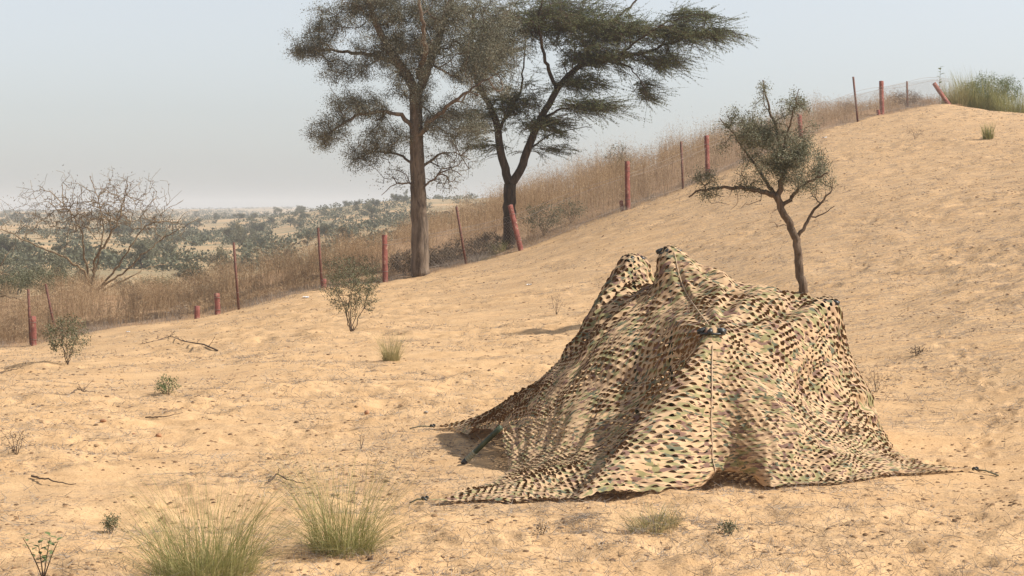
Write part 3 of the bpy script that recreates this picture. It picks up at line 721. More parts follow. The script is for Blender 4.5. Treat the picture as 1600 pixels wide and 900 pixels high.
# ------------------------------------------------------------------ big trees by the fence
def big_trees():
    rg = np.random.default_rng(11)
    # --- grey leaved tree, nearest the fence
    d = 57.6; base = at(658, 428, d); base[2] = gz(base[0], base[1]) - .05
    t = thing('desert_tree', tuple(base), 'tall grey-green tree with thick straight trunk lit on its right side, beside the red post', 'tree')
    limbs = [(pl(d, (658, 434), (657, 400), (655, 340), (652, 260), (650, 200), (650, 160), (648, 135)), .27, .17, None),
             (pl(d, (648, 140), (635, 115), (612, 85), (590, 45, -.3), (575, 0, -.5), (565, -45, -.6)), .14, .05, 0),
             (pl(d, (650, 150), (668, 110), (682, 70, .3), (700, 20, .5), (715, -40, .6)), .14, .05, 0),
             (pl(d, (640, 125), (610, 92, .4), (570, 84, .8), (530, 80, 1.0), (480, 76, 1.0)), .09, .025, 1),
             (pl(d, (651, 205), (630, 180, -.3), (600, 172, -.6), (560, 180, -.8), (530, 198, -.9), (500, 216, -1)), .075, .02, 0),
             (pl(d, (651, 215), (672, 190, -.5), (700, 165, -1), (735, 140, -1.4), (770, 120, -1.6)), .08, .02, 0),
             (pl(d, (653, 262), (625, 240, .4), (590, 235, .8), (560, 245, 1)), .045, .012, 0),
             (pl(d, (654, 270), (675, 245, .4), (705, 235, .7), (735, 250, .9)), .05, .012, 0),
             (pl(d, (655, 300), (680, 275, -.4), (700, 262, -.8), (722, 275, -1)), .035, .010, 0),
             (pl(d, (655, 290), (630, 285, -.3), (608, 290, -.5), (596, 305, -.6)), .03, .008, 0),
             (pl(d, (655, 120), (665, 80, -1), (660, 30, -1.6), (650, -30, -1.8)), .10, .03, 2)]
    T = np.concatenate([ell(585, 10, 112, 70, d, 1.8, 360, rg, .3), ell(690, 20, 120, 85, d, 2.0, 400, rg, .3), ell(630, 75, 130, 62, d, 1.9, 330, rg, .3), ell(745, 105, 75, 85, d, 1.7, 250, rg, .3),
                        ell(505, 45, 45, 48, d, 1.1, 90, rg), ell(485, 82, 42, 28, d, .9, 70, rg), ell(540, 110, 55, 24, d, 1.0, 70, rg), ell(560, 165, 64, 32, d, 1.1, 130, rg, dd=-.5), ell(512, 208, 38, 34, d, .8, 75, rg, dd=-.7),
                        ell(605, 215, 52, 36, d, 1.0, 100, rg), ell(565, 242, 42, 28, d, .7, 50, rg, dd=.6), ell(700, 190, 64, 50, d, 1.1, 150, rg), ell(640, 130, 60, 55, d, 1.3, 110, rg), ell(785, 60, 50, 60, d, 1.2, 100, rg), ell(740, 200, 40, 36, d, .8, 40, rg)])
    bare = np.concatenate([ell(705, 250, 55, 38, d, .9, 100, rg), ell(615, 270, 38, 30, d, .6, 50, rg), ell(695, 285, 38, 24, d, .6, 46, rg)])
    allT = np.concatenate([T, bare])
    chains, tp, td = grow(limbs, allT, rg, twig_r=.0055, step=.17, jitter=.06, up=.06)
    build_tree(t, base, chains, ['trunk'] + ['limb'] * 12, M['bark_grey'], M['twig'])
    per = np.array([58] * len(T)); n = len(T)
    V, Q = leaf_cloud(tp[:n], td[:n], 120, .105, .038, .018, rg, flat=.1, hang=.5, along=.3)
    V2, Q2 = leaf_cloud(tp[n:], td[n:], 12, .10, .05, .02, rg, hang=.6, along=.4)
    link('crown', mesh_raw('crown', np.concatenate([V, V2]) - base, np.concatenate([Q, Q2 + len(V)]), [M['leaf_grey']]), t)
    # --- feathery umbrella tree
    d = 61.5; base = at(797, 386, d); base[2] = gz(base[0], base[1]) - .05
    t = thing('desert_tree', tuple(base), 'forked dark-barked umbrella tree with feathery green branches sweeping out to the right', 'tree')
    limbs = [(pl(d, (797, 398), (797, 360), (796, 320), (797, 288)), .21, .19, None),
             (pl(d, (797, 290), (786, 255), (780, 225), (778, 195), (765, 165), (745, 130, .4), (735, 80, .7), (740, 20, .9)), .14, .05, 0),
             (pl(d, (798, 288), (813, 268), (822, 240), (835, 205), (858, 160), (880, 125), (905, 102), (950, 94), (1000, 84)), .14, .06, 0),
             (pl(d, (1000, 84), (1050, 66), (1095, 52), (1130, 48), (1168, 56)), .05, .010, 2),
             (pl(d, (905, 102), (925, 70, .5), (950, 40, 1), (985, 10, 1.3), (1010, -25, 1.5)), .07, .02, 2),
             (pl(d, (870, 142), (850, 90, -.6), (840, 40, -1), (850, -20, -1.2)), .07, .02, 2),
             (pl(d, (843, 190), (872, 172, -.5), (910, 160, -.8), (960, 168, -1)), .045, .010, 2),
             (pl(d, (825, 235), (850, 215, .5), (880, 205, .9), (925, 200, 1.1)), .03, .008, 2),
             (pl(d, (779, 205), (800, 170, .8), (815, 130, 1.3), (820, 80, 1.6)), .06, .02, 1),
             (pl(d, (950, 94), (985, 105, -.5), (1005, 130, -.8), (1012, 150, -.9)), .035, .010, 2),
             (pl(d, (960, 93), (1000, 60, -1), (1050, 30, -1.5), (1100, 22, -1.8)), .04, .010, 2)]
    T = np.concatenate([ell(860, 30, 130, 55, d, 2.4, 351, rg, .3), ell(960, 50, 120, 40, d, 2.2, 270, rg, .3), ell(1060, 52, 75, 26, d, 1.6, 121, rg, .3), ell(770, 70, 80, 70, d, 2.0, 202, rg, .3), ell(1120, 52, 50, 16, d, .9, 48, rg, .3),
                        ell(930, 90, 90, 24, d, 1.6, 135, rg, .3), ell(1030, 95, 60, 24, d, 1.2, 74, rg, .3), ell(1010, 138, 26, 26, d, .7, 35, rg, .3), ell(920, 165, 68, 20, d, 1.0, 83, rg, .3, dd=-.8), ell(850, 195, 58, 24, d, 1.1, 75, rg, .3),
                        ell(800, 160, 66, 40, d, 1.4, 108, rg, .3), ell(750, 190, 45, 30, d, 1.0, 45, rg, .3), ell(900, 128, 70, 22, d, 1.2, 67, rg, .3), ell(1085, 25, 60, 14, d, 1.0, 48, rg, .3), ell(760, 230, 40, 22, d, .8, 18, rg, .3), ell(860, 232, 40, 16, d, .7, 16, rg, .3)])
    chains, tp, td = grow(limbs, T, rg, twig_r=.005, step=.18, jitter=.05, up=.05, reach=.8)
    build_tree(t, base, chains, ['trunk'] + ['limb'] * 12, M['bark_dark'], M['twig'])
    # feathery shoots: every twig tip carries a few long thin shoots lined with tiny leaves
    per = 5; n = len(T) * per; P0 = np.repeat(tp, per, 0); side = np.sign(P0[:, 0] - base[0] - .3)[:, None] * np.array([[.9, 0, 0]])
    D0 = np.repeat(td, per, 0) * .9 + frame_rand(n, rg) * .6 + side * .6; D0[:, 2] *= .45; D0 /= np.linalg.norm(D0, axis=1, keepdims=True)
    Ls = .45 + .9 * rg.random(n) ** 1.4; P0 = P0 - D0 * (Ls * .35)[:, None] + rg.normal(size=(n, 3)) * .05
    mb = MB()
    for k in range(n):
        s_ = np.linspace(0, 1, 4)[:, None]; mb.tube(P0[k] + D0[k] * s_ * Ls[k] - np.array([0, 0, 1]) * s_ ** 2 * .10 - base, [.0045, .004, .003, .0015], 3, cap=False)
    mb.build('shoots', M['twig'], t)
    m_ = 32; s_ = rg.random((n, m_)); PL = (P0[:, None] + D0[:, None] * (s_ * Ls[:, None])[..., None] - np.array([0, 0, 1]) * (s_ ** 2 * .10)[..., None]).reshape(-1, 3)
    DL = np.repeat(D0, m_, 0) * .35 + frame_rand(n * m_, rg); DL[:, 2] *= .6; DL /= np.linalg.norm(DL, axis=1, keepdims=True)
    NL = frame_rand(n * m_, rg); NL[:, 2] += 1
    k_ = .6 + .8 * rg.random(n * m_)
    V, Q = leaf_quads(PL, DL, NL, .042 * k_, .019 * k_)
    link('crown', mesh_raw('crown', V - base, Q, [M['leaf_green']]), t)
big_trees()

def small_tree():
    rg = np.random.default_rng(5)
    base = hit(1255, 458, 22, 45); d = base[1]
    t = thing('young_tree', tuple(base), 'small crooked tree with grey-green crown standing on the slope behind the net', 'tree')
    limbs = [(pl(d, (1257, 466), (1252, 440), (1247, 415), (1247, 392), (1243, 370), (1232, 348), (1220, 325), (1212, 305)), .074, .055, None),
             (pl(d, (1212, 306), (1200, 300), (1175, 297), (1150, 293), (1120, 292), (1092, 298), (1076, 308)), .045, .012, 0),
             (pl(d, (1216, 312), (1222, 290), (1224, 265), (1222, 235), (1212, 200, .2), (1200, 160, .3), (1192, 125, .3)), .05, .010, 0),
             (pl(d, (1222, 322), (1238, 308), (1255, 288, -.2), (1275, 278, -.3), (1295, 270, -.4)), .035, .010, 0),
             (pl(d, (1243, 374), (1254, 362), (1262, 345), (1268, 330), (1284, 318), (1300, 296)), .034, .012, 0),
             (pl(d, (1266, 338), (1280, 340), (1292, 330), (1304, 322)), .016, .006, 4),
             (pl(d, (1212, 306), (1195, 280, .2), (1175, 250, .3), (1150, 215, .4), (1125, 185, .4)), .035, .008, 0),
             (pl(d, (1222, 240), (1232, 205, -.2), (1240, 175, -.3), (1248, 140, -.3)), .025, .006, 2)]
    T = np.concatenate([ell(1185, 215, 66, 52, d, .62, 210, rg, .2), ell(1215, 255, 66, 44, d, .6, 190, rg, .2), ell(1250, 235, 44, 55, d, .5, 130, rg, .2), ell(1165, 190, 45, 28, d, .45, 48, rg), ell(1235, 172, 34, 26, d, .35, 34, rg), ell(1193, 145, 12, 26, d, .12, 10, rg),
                        ell(1245, 150, 14, 14, d, .2, 9, rg), ell(1250, 285, 45, 26, d, .45, 40, rg), ell(1100, 275, 22, 16, d, .25, 22, rg), ell(1105, 300, 30, 14, d, .25, 16, rg), ell(1175, 290, 36, 20, d, .4, 26, rg), ell(1282, 268, 26, 34, d, .3, 36, rg)])
    bare = np.concatenate([ell(1280, 310, 24, 24, d, .25, 22, rg), ell(1150, 315, 50, 18, d, .3, 18, rg), ell(1205, 345, 14, 30, d, .15, 6, rg)])
    chains, tp, td = grow(limbs, np.concatenate([T, bare]), rg, twig_r=.0035, step=.07, jitter=.03, up=.04)
    build_tree(t, base, chains, ['trunk'] + ['limb'] * 9, M['bark_small'], M['twig'])
    n = len(T)
    V, Q = leaf_cloud(tp[:n], td[:n], 64, .048, .025, .012, rg, hang=.1, along=.14)
    V2, Q2 = leaf_cloud(tp[n:], td[n:], 3, .04, .025, .012, rg)
    link('crown', mesh_raw('crown', np.concatenate([V, V2]) - base, np.concatenate([Q, Q2 + len(V)]), [M['leaf_small']]), t)
small_tree()

def bare_trees():
    rg = np.random.default_rng(21)
    d = 72.0; base = at(142, 446, d); base[2] = gz(base[0], base[1])
    z0 = base[2]; py0 = 450 - 0
    t = thing('bare_tree', tuple(base), 'wide leafless many-stemmed tree with pale yellowish bark behind the left end of the fence', 'tree')
    stems = [((142, 455), (140, 440), (135, 425), (100, 400), (60, 385), (20, 365), (-20, 352)), ((142, 455), (145, 430), (150, 400), (170, 370), (188, 340), (195, 310), (200, 275)),
             ((142, 455), (137, 430), (132, 395), (128, 360), (110, 330), (85, 305), (60, 290)), ((150, 455), (172, 432), (195, 400), (215, 365), (240, 345), (290, 350)),
             ((150, 455), (195, 425), (225, 395), (250, 375), (285, 355), (310, 340)), ((142, 455), (150, 420), (160, 380), (160, 340), (150, 300), (140, 275)), ((160, 455), (205, 432), (230, 418), (262, 412))]
    limbs = []
    for k, s in enumerate(stems):
        limbs.append((pl(d, *[(x, y, (rg.random() - .5) * .5 + (k - 3) * .12 * i) for i, (x, y) in enumerate(s)]), .055 - .003 * k, .010, None))
    T = np.concatenate([ell(140, 330, 165, 62, d, 2.4, 1100, rg, .3), ell(195, 298, 80, 36, d, 1.5, 160, rg), ell(60, 345, 85, 48, d, 1.6, 180, rg), ell(255, 345, 60, 42, d, 1.2, 130, rg)])
    chains, tp, td = grow(limbs, T, rg, twig_r=.0065, step=.16, jitter=.05, up=.10, exp=.36)
    build_tree(t, base, chains, ['stem'] * 8, M['bark_pale'], M['bark_pale'])
    V, Q = leaf_cloud(tp, td, 2, .14, .08, .022, rg, hang=.7, along=.4)
    link('pods', mesh_raw('pods', V - base, Q, [M['pod']]), t)
    d = 66.0; base = at(-18, 470, d); base[2] = gz(base[0], base[1])
    t = thing('bare_tree', tuple(base), 'pale bare branches of a leafless tree cut off by the left picture edge', 'tree')
    limbs = [(pl(d, (-18, 480), (-10, 462), (15, 462), (38, 470)), .05, .012, None), (pl(d, (-18, 480), (-5, 440), (0, 415), (14, 395)), .045, .012, None), (pl(d, (-18, 480), (-30, 430), (-40, 390), (-38, 350)), .06, .012, None)]
    T = np.concatenate([ell(0, 430, 40, 45, d, 1, 34, rg), ell(-30, 380, 40, 40, d, 1, 30, rg)])
    chains, tp, td = grow(limbs, T, rg, twig_r=.006, step=.15, jitter=.05)
    build_tree(t, base, chains, ['stem'] * 4, M['bark_pale'], M['bark_pale'])
bare_trees()

# ------------------------------------------------------------------ bushes
def bush(name, label, cat, px, py, hpx, wpx, ntar, per, L, W, leafmat, rg, wood='twig', spread=.05, stems=5, shell=.25, dmin=8.5, dmax=140, depth=None, lean=0, twig_r=.003, base_d=None, hang=0., low=.15, rough=1.0, group=None):
    base = hit(px, py, dmin, dmax) if base_d is None else at(px, py, base_d)
    if base_d is not None: base[2] = gz(base[0], base[1])
    d = base[1]; ppm = F / d; H = hpx / ppm; Wm = wpx / ppm / 2; dep = depth or Wm * .8
    t = thing(name, tuple(base), label, cat, group)
    limbs = []
    for k in range(stems):
        an = 2 * math.pi * k / stems + rg.random(); rr_ = rg.random() * .75 + .15
        tip = base + np.array([math.cos(an) * Wm * rr_ + lean, math.sin(an) * dep * rr_, H * (.55 + .35 * rg.random())])
        mid_ = base + (tip - base) * .45 + np.array([rg.normal() * Wm * .12, rg.normal() * dep * .12, H * .05])
        limbs.append(([base - [0, 0, .03], mid_, tip], max(H * .010, twig_r * 1.6), max(H * .003, twig_r), None))
    v = rg.normal(size=(ntar, 3)); v /= np.linalg.norm(v, axis=1, keepdims=True); v *= (shell + (1 - shell) * rg.random(ntar) ** .5)[:, None]
    T = base + np.array([lean, 0, H * (.5 + low * .5)]) + v * np.array([Wm, dep, H * .5 * (1 - low)])
    chains, tp, td = grow(limbs, T, rg, twig_r=twig_r, step=max(.03, H * .07), jitter=H * .025 * rough, up=.05)
    build_tree(t, base, chains, ['stem'] * stems, M[wood], M[wood])
    if per:
        V, Q = leaf_cloud(tp, td, per, spread, L, W, rg, hang=hang, along=H * .08)
        link('leaves', mesh_raw('leaves', V - base, Q, [M[leafmat]]), t)
    return t
rb = np.random.default_rng(31)
bush('thorn_bush', 'knee-high grey-green thorn bush on open sand before the tallest red post', 'bush', 549, 518, 108, 96, 230, 22, .030, .013, 'leaf_thorn', rb, spread=.035, stems=6, low=.2)
bush('thorn_sapling', 'small dark green thorny sapling on the sand near the leftmost red stump', 'bush', 106, 571, 78, 72, 95, 24, .030, .014, 'leaf_thorn', rb, spread=.035, stems=5, low=.15)
bush('seedling', 'tiny green spreading seedling alone on the sand at left', 'bush', 262, 619, 30, 48, 44, 14, .022, .010, 'leaf_fresh', rb, spread=.014, stems=6, low=.05, twig_r=.002)
bush('fence_shrub', 'olive grey shrub crowded against the left foot of the tallest red post', 'bush', 545, 462, 48, 110, 150, 16, .05, .02, 'leaf_thorn', rb, spread=.07, stems=8, base_d=57.2)
bush('fence_shrub', 'dull green broom shrub just right of the umbrella tree trunk', 'bush', 850, 378, 52, 80, 150, 16, .06, .018, 'leaf_thorn', rb, spread=.07, stems=9, base_d=62.8)
bush('fence_shrub', 'thin olive shrub among dry grass farther right of the umbrella tree', 'bush', 892, 350, 40, 54, 80, 12, .06, .018, 'leaf_thorn', rb, spread=.07, stems=8, base_d=63.5)
bush('ridge_shrub', 'pale yellow-green bush rising over the dry grass left of the red post on the skyline', 'bush', 966, 292, 68, 46, 90, 10, .07, .022, 'leaf_thorn', rb, spread=.08, stems=7, base_d=80)
bush('ridge_shrub', 'round dark brown dry shrub on the crest right of the upper red post', 'bush', 1416, 167, 26, 52, 150, 14, .07, .012, 'brush_dark', rb, spread=.06, stems=9, base_d=84.5, low=.0)
bush('ridge_shrub', 'little brown dry shrub in the grass left of the upper red post', 'bush', 1322, 176, 22, 28, 60, 12, .07, .012, 'brush_dark', rb, spread=.05, stems=7, base_d=86)
bush('crest_shrub', 'rounded leafy green shrub at top right on the dune crest', 'bush', 1548, 180, 58, 104, 300, 30, .08, .022, 'leaf_fresh', rb, spread=.09, stems=9, base_d=88.5, low=.0)
bush('slope_weed', 'small dark dry weed high on the bare sand slope', 'weed', 1430, 218, 20, 40, 40, 4, .03, .008, 'brush_dark', rb, stems=6, low=0, spread=.04)
bush('slope_weed', 'grey twiggy dry weed right of the net on the sand', 'weed', 1368, 614, 38, 40, 60, 2, .02, .006, 'straw_grey', rb, wood='twig', stems=7, low=0, twig_r=.0018)
bush('slope_weed', 'faint grey dry weed left of the net tops on the sand', 'weed', 870, 492, 36, 34, 44, 2, .025, .006, 'straw_grey', rb, stems=6, low=0, twig_r=.002)
bush('slope_weed', 'sparse grey dry weed at the left picture edge above the grass tufts', 'weed', 26, 716, 44, 56, 60, 4, .014, .006, 'straw_grey', rb, stems=7, low=.1, twig_r=.0016)
bush('slope_weed', 'little grey-green weed left of the largest grass tuft', 'weed', 173, 834, 30, 30, 40, 12, .013, .007, 'leaf_thorn', rb, stems=6, low=.1, twig_r=.0015, spread=.012)
bush('slope_weed', 'thin upright dry weed on sand above the second large grass tuft', 'weed', 564, 702, 32, 14, 14, 2, .012, .005, 'straw_grey', rb, stems=3, low=.1, twig_r=.0018)
bush('slope_weed', 'small grey-green weed in front of the net right of the low grass', 'weed', 1138, 838, 26, 30, 36, 10, .014, .007, 'leaf_thorn', rb, stems=6, low=.1, twig_r=.0015, spread=.014)
bush('slope_weed', 'little dark weed on the slope far right beyond the small tree', 'weed', 1432, 556, 16, 30, 30, 6, .02, .008, 'brush_dark', rb, stems=5, low=0, spread=.03)
bush('slope_weed', 'small grey weed before the low grass left of the net front', 'weed', 846, 842, 22, 26, 30, 6, .012, .006, 'straw_grey', rb, stems=6, low=.1, twig_r=.0015, spread=.012)
bush('undergrowth_bush', 'dense olive bush below the wide bare tree, at its left', 'bush', 70, 452, 42, 120, 180, 46, .06, .028, 'leaf_thorn', rb, spread=.13, stems=8, base_d=80)
bush('undergrowth_bush', 'dense olive bush below the wide bare tree, at its right', 'bush', 250, 446, 34, 80, 130, 40, .06, .028, 'leaf_thorn', rb, spread=.13, stems=8, base_d=84)
bush('undergrowth_bush', 'olive bush at the left picture edge behind the dry grass', 'bush', -10, 470, 52, 90, 170, 40, .06, .028, 'leaf_thorn', rb, spread=.13, stems=8, base_d=78)
bush('dry_brush', 'pale grey tangle of dead brush beside the shortest red stump', 'brush', 282, 496, 24, 46, 120, 3, .05, .008, 'straw_grey', rb, wood='twig', stems=9, low=0, base_d=55, twig_r=.003)
bush('dry_brush', 'dark dead brush at the foot of the thick trunk', 'brush', 632, 428, 40, 60, 170, 14, .07, .016, 'brush_dark', rb, stems=9, low=0, base_d=58.4)
bush('dry_brush', 'dark dead brush, thickened to stand for tree shade, between the two big trunks', 'brush', 735, 405, 34, 110, 260, 14, .07, .016, 'brush_dark', rb, stems=12, low=0, base_d=60.2, depth=.5)  # dead brush made taller and denser to darken the shaded gap between trunks

bush('dry_brush', 'dark dead brush just right of the thick trunk behind the wire', 'brush', 690, 418, 30, 60, 200, 14, .07, .016, 'brush_dark', rb, stems=10, low=0, base_d=59.6, depth=.5)  # extra brush, added to darken the ground where the crown shadow falls
bush('dry_brush', 'added dark low brush standing in for shade left of the umbrella tree', 'brush', 770, 398, 30, 60, 200, 14, .07, .016, 'brush_dark', rb, stems=10, low=0, base_d=62.2, depth=.6)  # second added bush; its dark colour stands in for crown shade
def leafy_plant(name, label, px, py, hpx, wpx, stems, nleaf, L, rg, base_d=None, dmin=8.5):
    base = hit(px, py, dmin) if base_d is None else at(px, py, base_d)
    if base_d is not None: base[2] = gz(base[0], base[1])
    ppm = F / base[1]; H = hpx / ppm; Wm = wpx / ppm / 2
    t = thing(name, tuple(base), label, 'plant')
    for s in range(stems):
        an = rg.random() * 6.28; lean_ = (s - (stems - 1) / 2) / max(1, stems - 1) * 2 if stems > 1 else .1
        tip = np.array([lean_ * Wm * .8, math.sin(an) * Wm * .5, H * (.65 + .35 * rg.random())])
        ts = np.linspace(0, 1, 7)[:, None]; c = tip * ts + np.array([0, 0, 1]) * np.sin(ts * math.pi) * .06 * H
        mb = MB(); mb.tube(c - [0, 0, .02], np.linspace(.0045, .002, 7) * (H / .3) ** .5, 5); st_ = mb.build('stem', M['bark_small'], t)
        for k in range(nleaf):
            u = .3 + .7 * (k + .5) / nleaf; p = np.array([np.interp(u, ts[:, 0], c[:, q]) for q in range(3)])
            a2 = k * 2.4 + s; dirv = np.array([math.cos(a2), math.sin(a2), .45]); dirv /= np.linalg.norm(dirv); sd = np.cross(dirv, [0, 0, 1]); sd /= np.linalg.norm(sd); up_ = np.cross(sd, dirv)
            l = L * (.7 + .6 * rg.random()); wv = l * .62
            prof = [(0, 0), (.25, .36), (.5, .5), (.78, .36), (1, 0)]; V = []
            for x_, y_ in prof: V += [p + dirv * l * x_ - sd * wv * y_ + up_ * (.12 * l * abs(y_) - .15 * l * x_ * x_), p + dirv * l * x_ - up_ * .15 * l * x_ * x_, p + dirv * l * x_ + sd * wv * y_ + up_ * (.12 * l * abs(y_) - .15 * l * x_ * x_)]
            Q = []
            for q in range(4): Q += [[3 * q, 3 * q + 1, 3 * q + 4, 3 * q + 3], [3 * q + 1, 3 * q + 2, 3 * q + 5, 3 * q + 4]]
            link('leaf', mesh_raw('leaf', np.array(V), np.array(Q), [M['leaf_fresh']], smooth=True), st_)
leafy_plant('milkweed_plant', 'broad-leaved green plant in the bottom left corner', 68, 905, 78, 70, 4, 9, .042, rb)
leafy_plant('milkweed_sapling', 'single thin leafy sapling sticking up against the sky on the crest', 1467, 168, 84, 22, 1, 9, .20, rb, base_d=88)

# ------------------------------------------------------------------ grass tufts
def tuft(name, label, px, py, hpx, wpx, n, mat, rg, width=.004, base_w=.3, spread=1.0, bend=.25, upright=.35, base_d=None, debris=0, dmin=8.5):
    base = hit(px, py, dmin) if base_d is None else at(px, py, base_d)
    if base_d is not None: base[2] = gz(base[0], base[1])
    ppm = F / base[1]; H = hpx / ppm; Wm = wpx / ppm / 2
    t = thing(name, tuple(base), label, 'grass')
    an = rg.random(n) * 6.283; r0 = np.sqrt(rg.random(n)) * Wm * base_w
    B = np.stack([np.cos(an) * r0, np.sin(an) * r0 * .8, np.zeros(n)], -1)
    B[:, 2] = base_height(B[:, 0] + base[0], B[:, 1] + base[1]) + relief(B[:, 0] + base[0], B[:, 1] + base[1]) - base[2] - .01
    hh_ = H * (.12 + .95 * rg.random(n) ** (1.5 if upright < .28 else .9))
    an2 = an + rg.normal(size=n) * .6; out = Wm * (rg.random(n) ** .7) * spread * (.5 + .5 * hh_ / H)
    tip = np.stack([np.cos(an2) * out, np.sin(an2) * out * .8, hh_], -1)
    V, Q = blade_mesh(B, tip, width * (.6 + .8 * rg.random(n)), hh_ * bend * rg.random(n), rg, 4)
    link('blades', mesh_raw('blades', V, Q, [M[mat]]), t)
    m2 = n // 4; k2 = rg.permutation(n)[:m2]; tip2 = tip[k2] * np.array([1.5, 1.5, .62]) + rg.normal(size=(m2, 3)) * H * .06
    V, Q = blade_mesh(B[k2], tip2, width * (.5 + .9 * rg.random(m2)), tip2[:, 2] * .55 * rg.random(m2), rg, 4)
    link('dry_blades', mesh_raw('dry_blades', V, Q, [M['grass_pale']]), t)
    if debris:
        an = rg.random(debris) * 6.283; r0 = np.sqrt(rg.random(debris)) * Wm * base_w * 1.7
        B = np.stack([np.cos(an) * r0, np.sin(an) * r0 * .8, np.zeros(debris)], -1)
        B[:, 2] = ground(B[:, 0] + base[0], B[:, 1] + base[1]) - base[2] + .005
        tip = np.stack([rg.normal(size=debris) * .09, rg.normal(size=debris) * .09, .02 + .07 * rg.random(debris)], -1)
        V, Q = blade_mesh(B, tip, width * .9 * np.ones(debris), .02 * np.ones(debris), rg, 3)
        link('dead_thatch', mesh_raw('dead_thatch', V, Q, [M['straw_grey']]), t)
rg_ = np.random.default_rng(41)
tuft('grass_tuft', 'largest yellow-green grass tuft at the bottom edge of the picture', 322, 905, 190, 280, 1150, 'grass_green', rg_, .0030, .55, 1.15, .18, .25, debris=420)
tuft('grass_tuft', 'tall thin yellow-green grass tuft just behind and right of the largest one', 535, 862, 190, 225, 760, 'grass_green', rg_, .0028, .42, 1.25, .15, .2, debris=260)
tuft('grass_tuft', 'small pale yellow-green grass tuft beyond the large ones, beside the thorn bush', 611, 563, 52, 64, 330, 'grass_pale', rg_, .0042, .4, 1.0, .15, .3)
tuft('grass_tuft', 'low sprawling green and straw grass right in front of the net', 1022, 828, 52, 120, 330, 'grass_pale', rg_, .0040, .62, .7, .45, .15, debris=220)
tuft('grass_tuft', 'small green grass tuft high on the sand slope at right', 1544, 218, 30, 32, 260, 'grass_green', rg_, .012, .5, .6, .1, .4)
tuft('grass_tuft', 'green grass at the foot of the umbrella tree', 776, 398, 24, 44, 260, 'grass_green', rg_, .010, .6, .7, .2, .3, base_d=60.4)
tuft('grass_tuft', 'pale straw tuft between the trunks by the fence', 748, 412, 18, 50, 260, 'straw_grey', rg_, .009, .6, .8, .3, .3, base_d=59.0)
tuft('crest_grass', 'big green and straw grass clump crowning the dune at top right', 1530, 178, 68, 100, 1500, 'grass_green', rg_, .013, .75, .55, .25, .3, base_d=88)
tuft('crest_grass', 'green grass clump at the right picture edge on the dune crest', 1590, 180, 50, 90, 1100, 'grass_green', rg_, .013, .8, .5, .3, .3, base_d=87)
tuft('crest_grass', 'straw grass clump leaning over the tilted post on the crest', 1492, 172, 56, 60, 700, 'grass_pale', rg_, .012, .7, .6, .3, .3, base_d=87.5)
def mat_patch(label, px, py, wpx, n, rg):
    base = hit(px, py); Wm = wpx * base[1] / F / 2
    t = thing('dead_grass_mat', tuple(base), label, 'dead grass')
    an = rg.random(n) * 6.283; r0 = np.sqrt(rg.random(n)); B = np.stack([np.cos(an) * r0 * Wm, np.sin(an) * r0 * Wm * 1.1, np.zeros(n)], -1)
    B[:, 2] = ground(B[:, 0] + base[0], B[:, 1] + base[1]) - base[2] + .004
    tip = np.stack([rg.normal(size=n) * .07, rg.normal(size=n) * .07, .01 + .06 * rg.random(n) * (1 - r0)], -1)
    V, Q = blade_mesh(B, tip, .0028 * np.ones(n), .015 * np.ones(n), rg, 3)
    link('stalks', mesh_raw('stalks', V, Q, [M['straw_grey']]), t)
mat_patch('flat grey mat of dead grass in front of the net, left of the low grass', 905, 818, 90, 480, rg_)
mat_patch('grey patch of dead grass on the sand above the largest grass tuft', 330, 745, 240, 420, rg_)
mat_patch('grey patch of dead grass on the sand at the lower left', 60, 735, 150, 260, rg_)
mat_patch('grey patch of dead grass left of the small pale tuft', 575, 572, 70, 260, rg_)
mat_patch('grey dead grass strewn right of the low grass by the net front', 1110, 822, 80, 260, rg_)

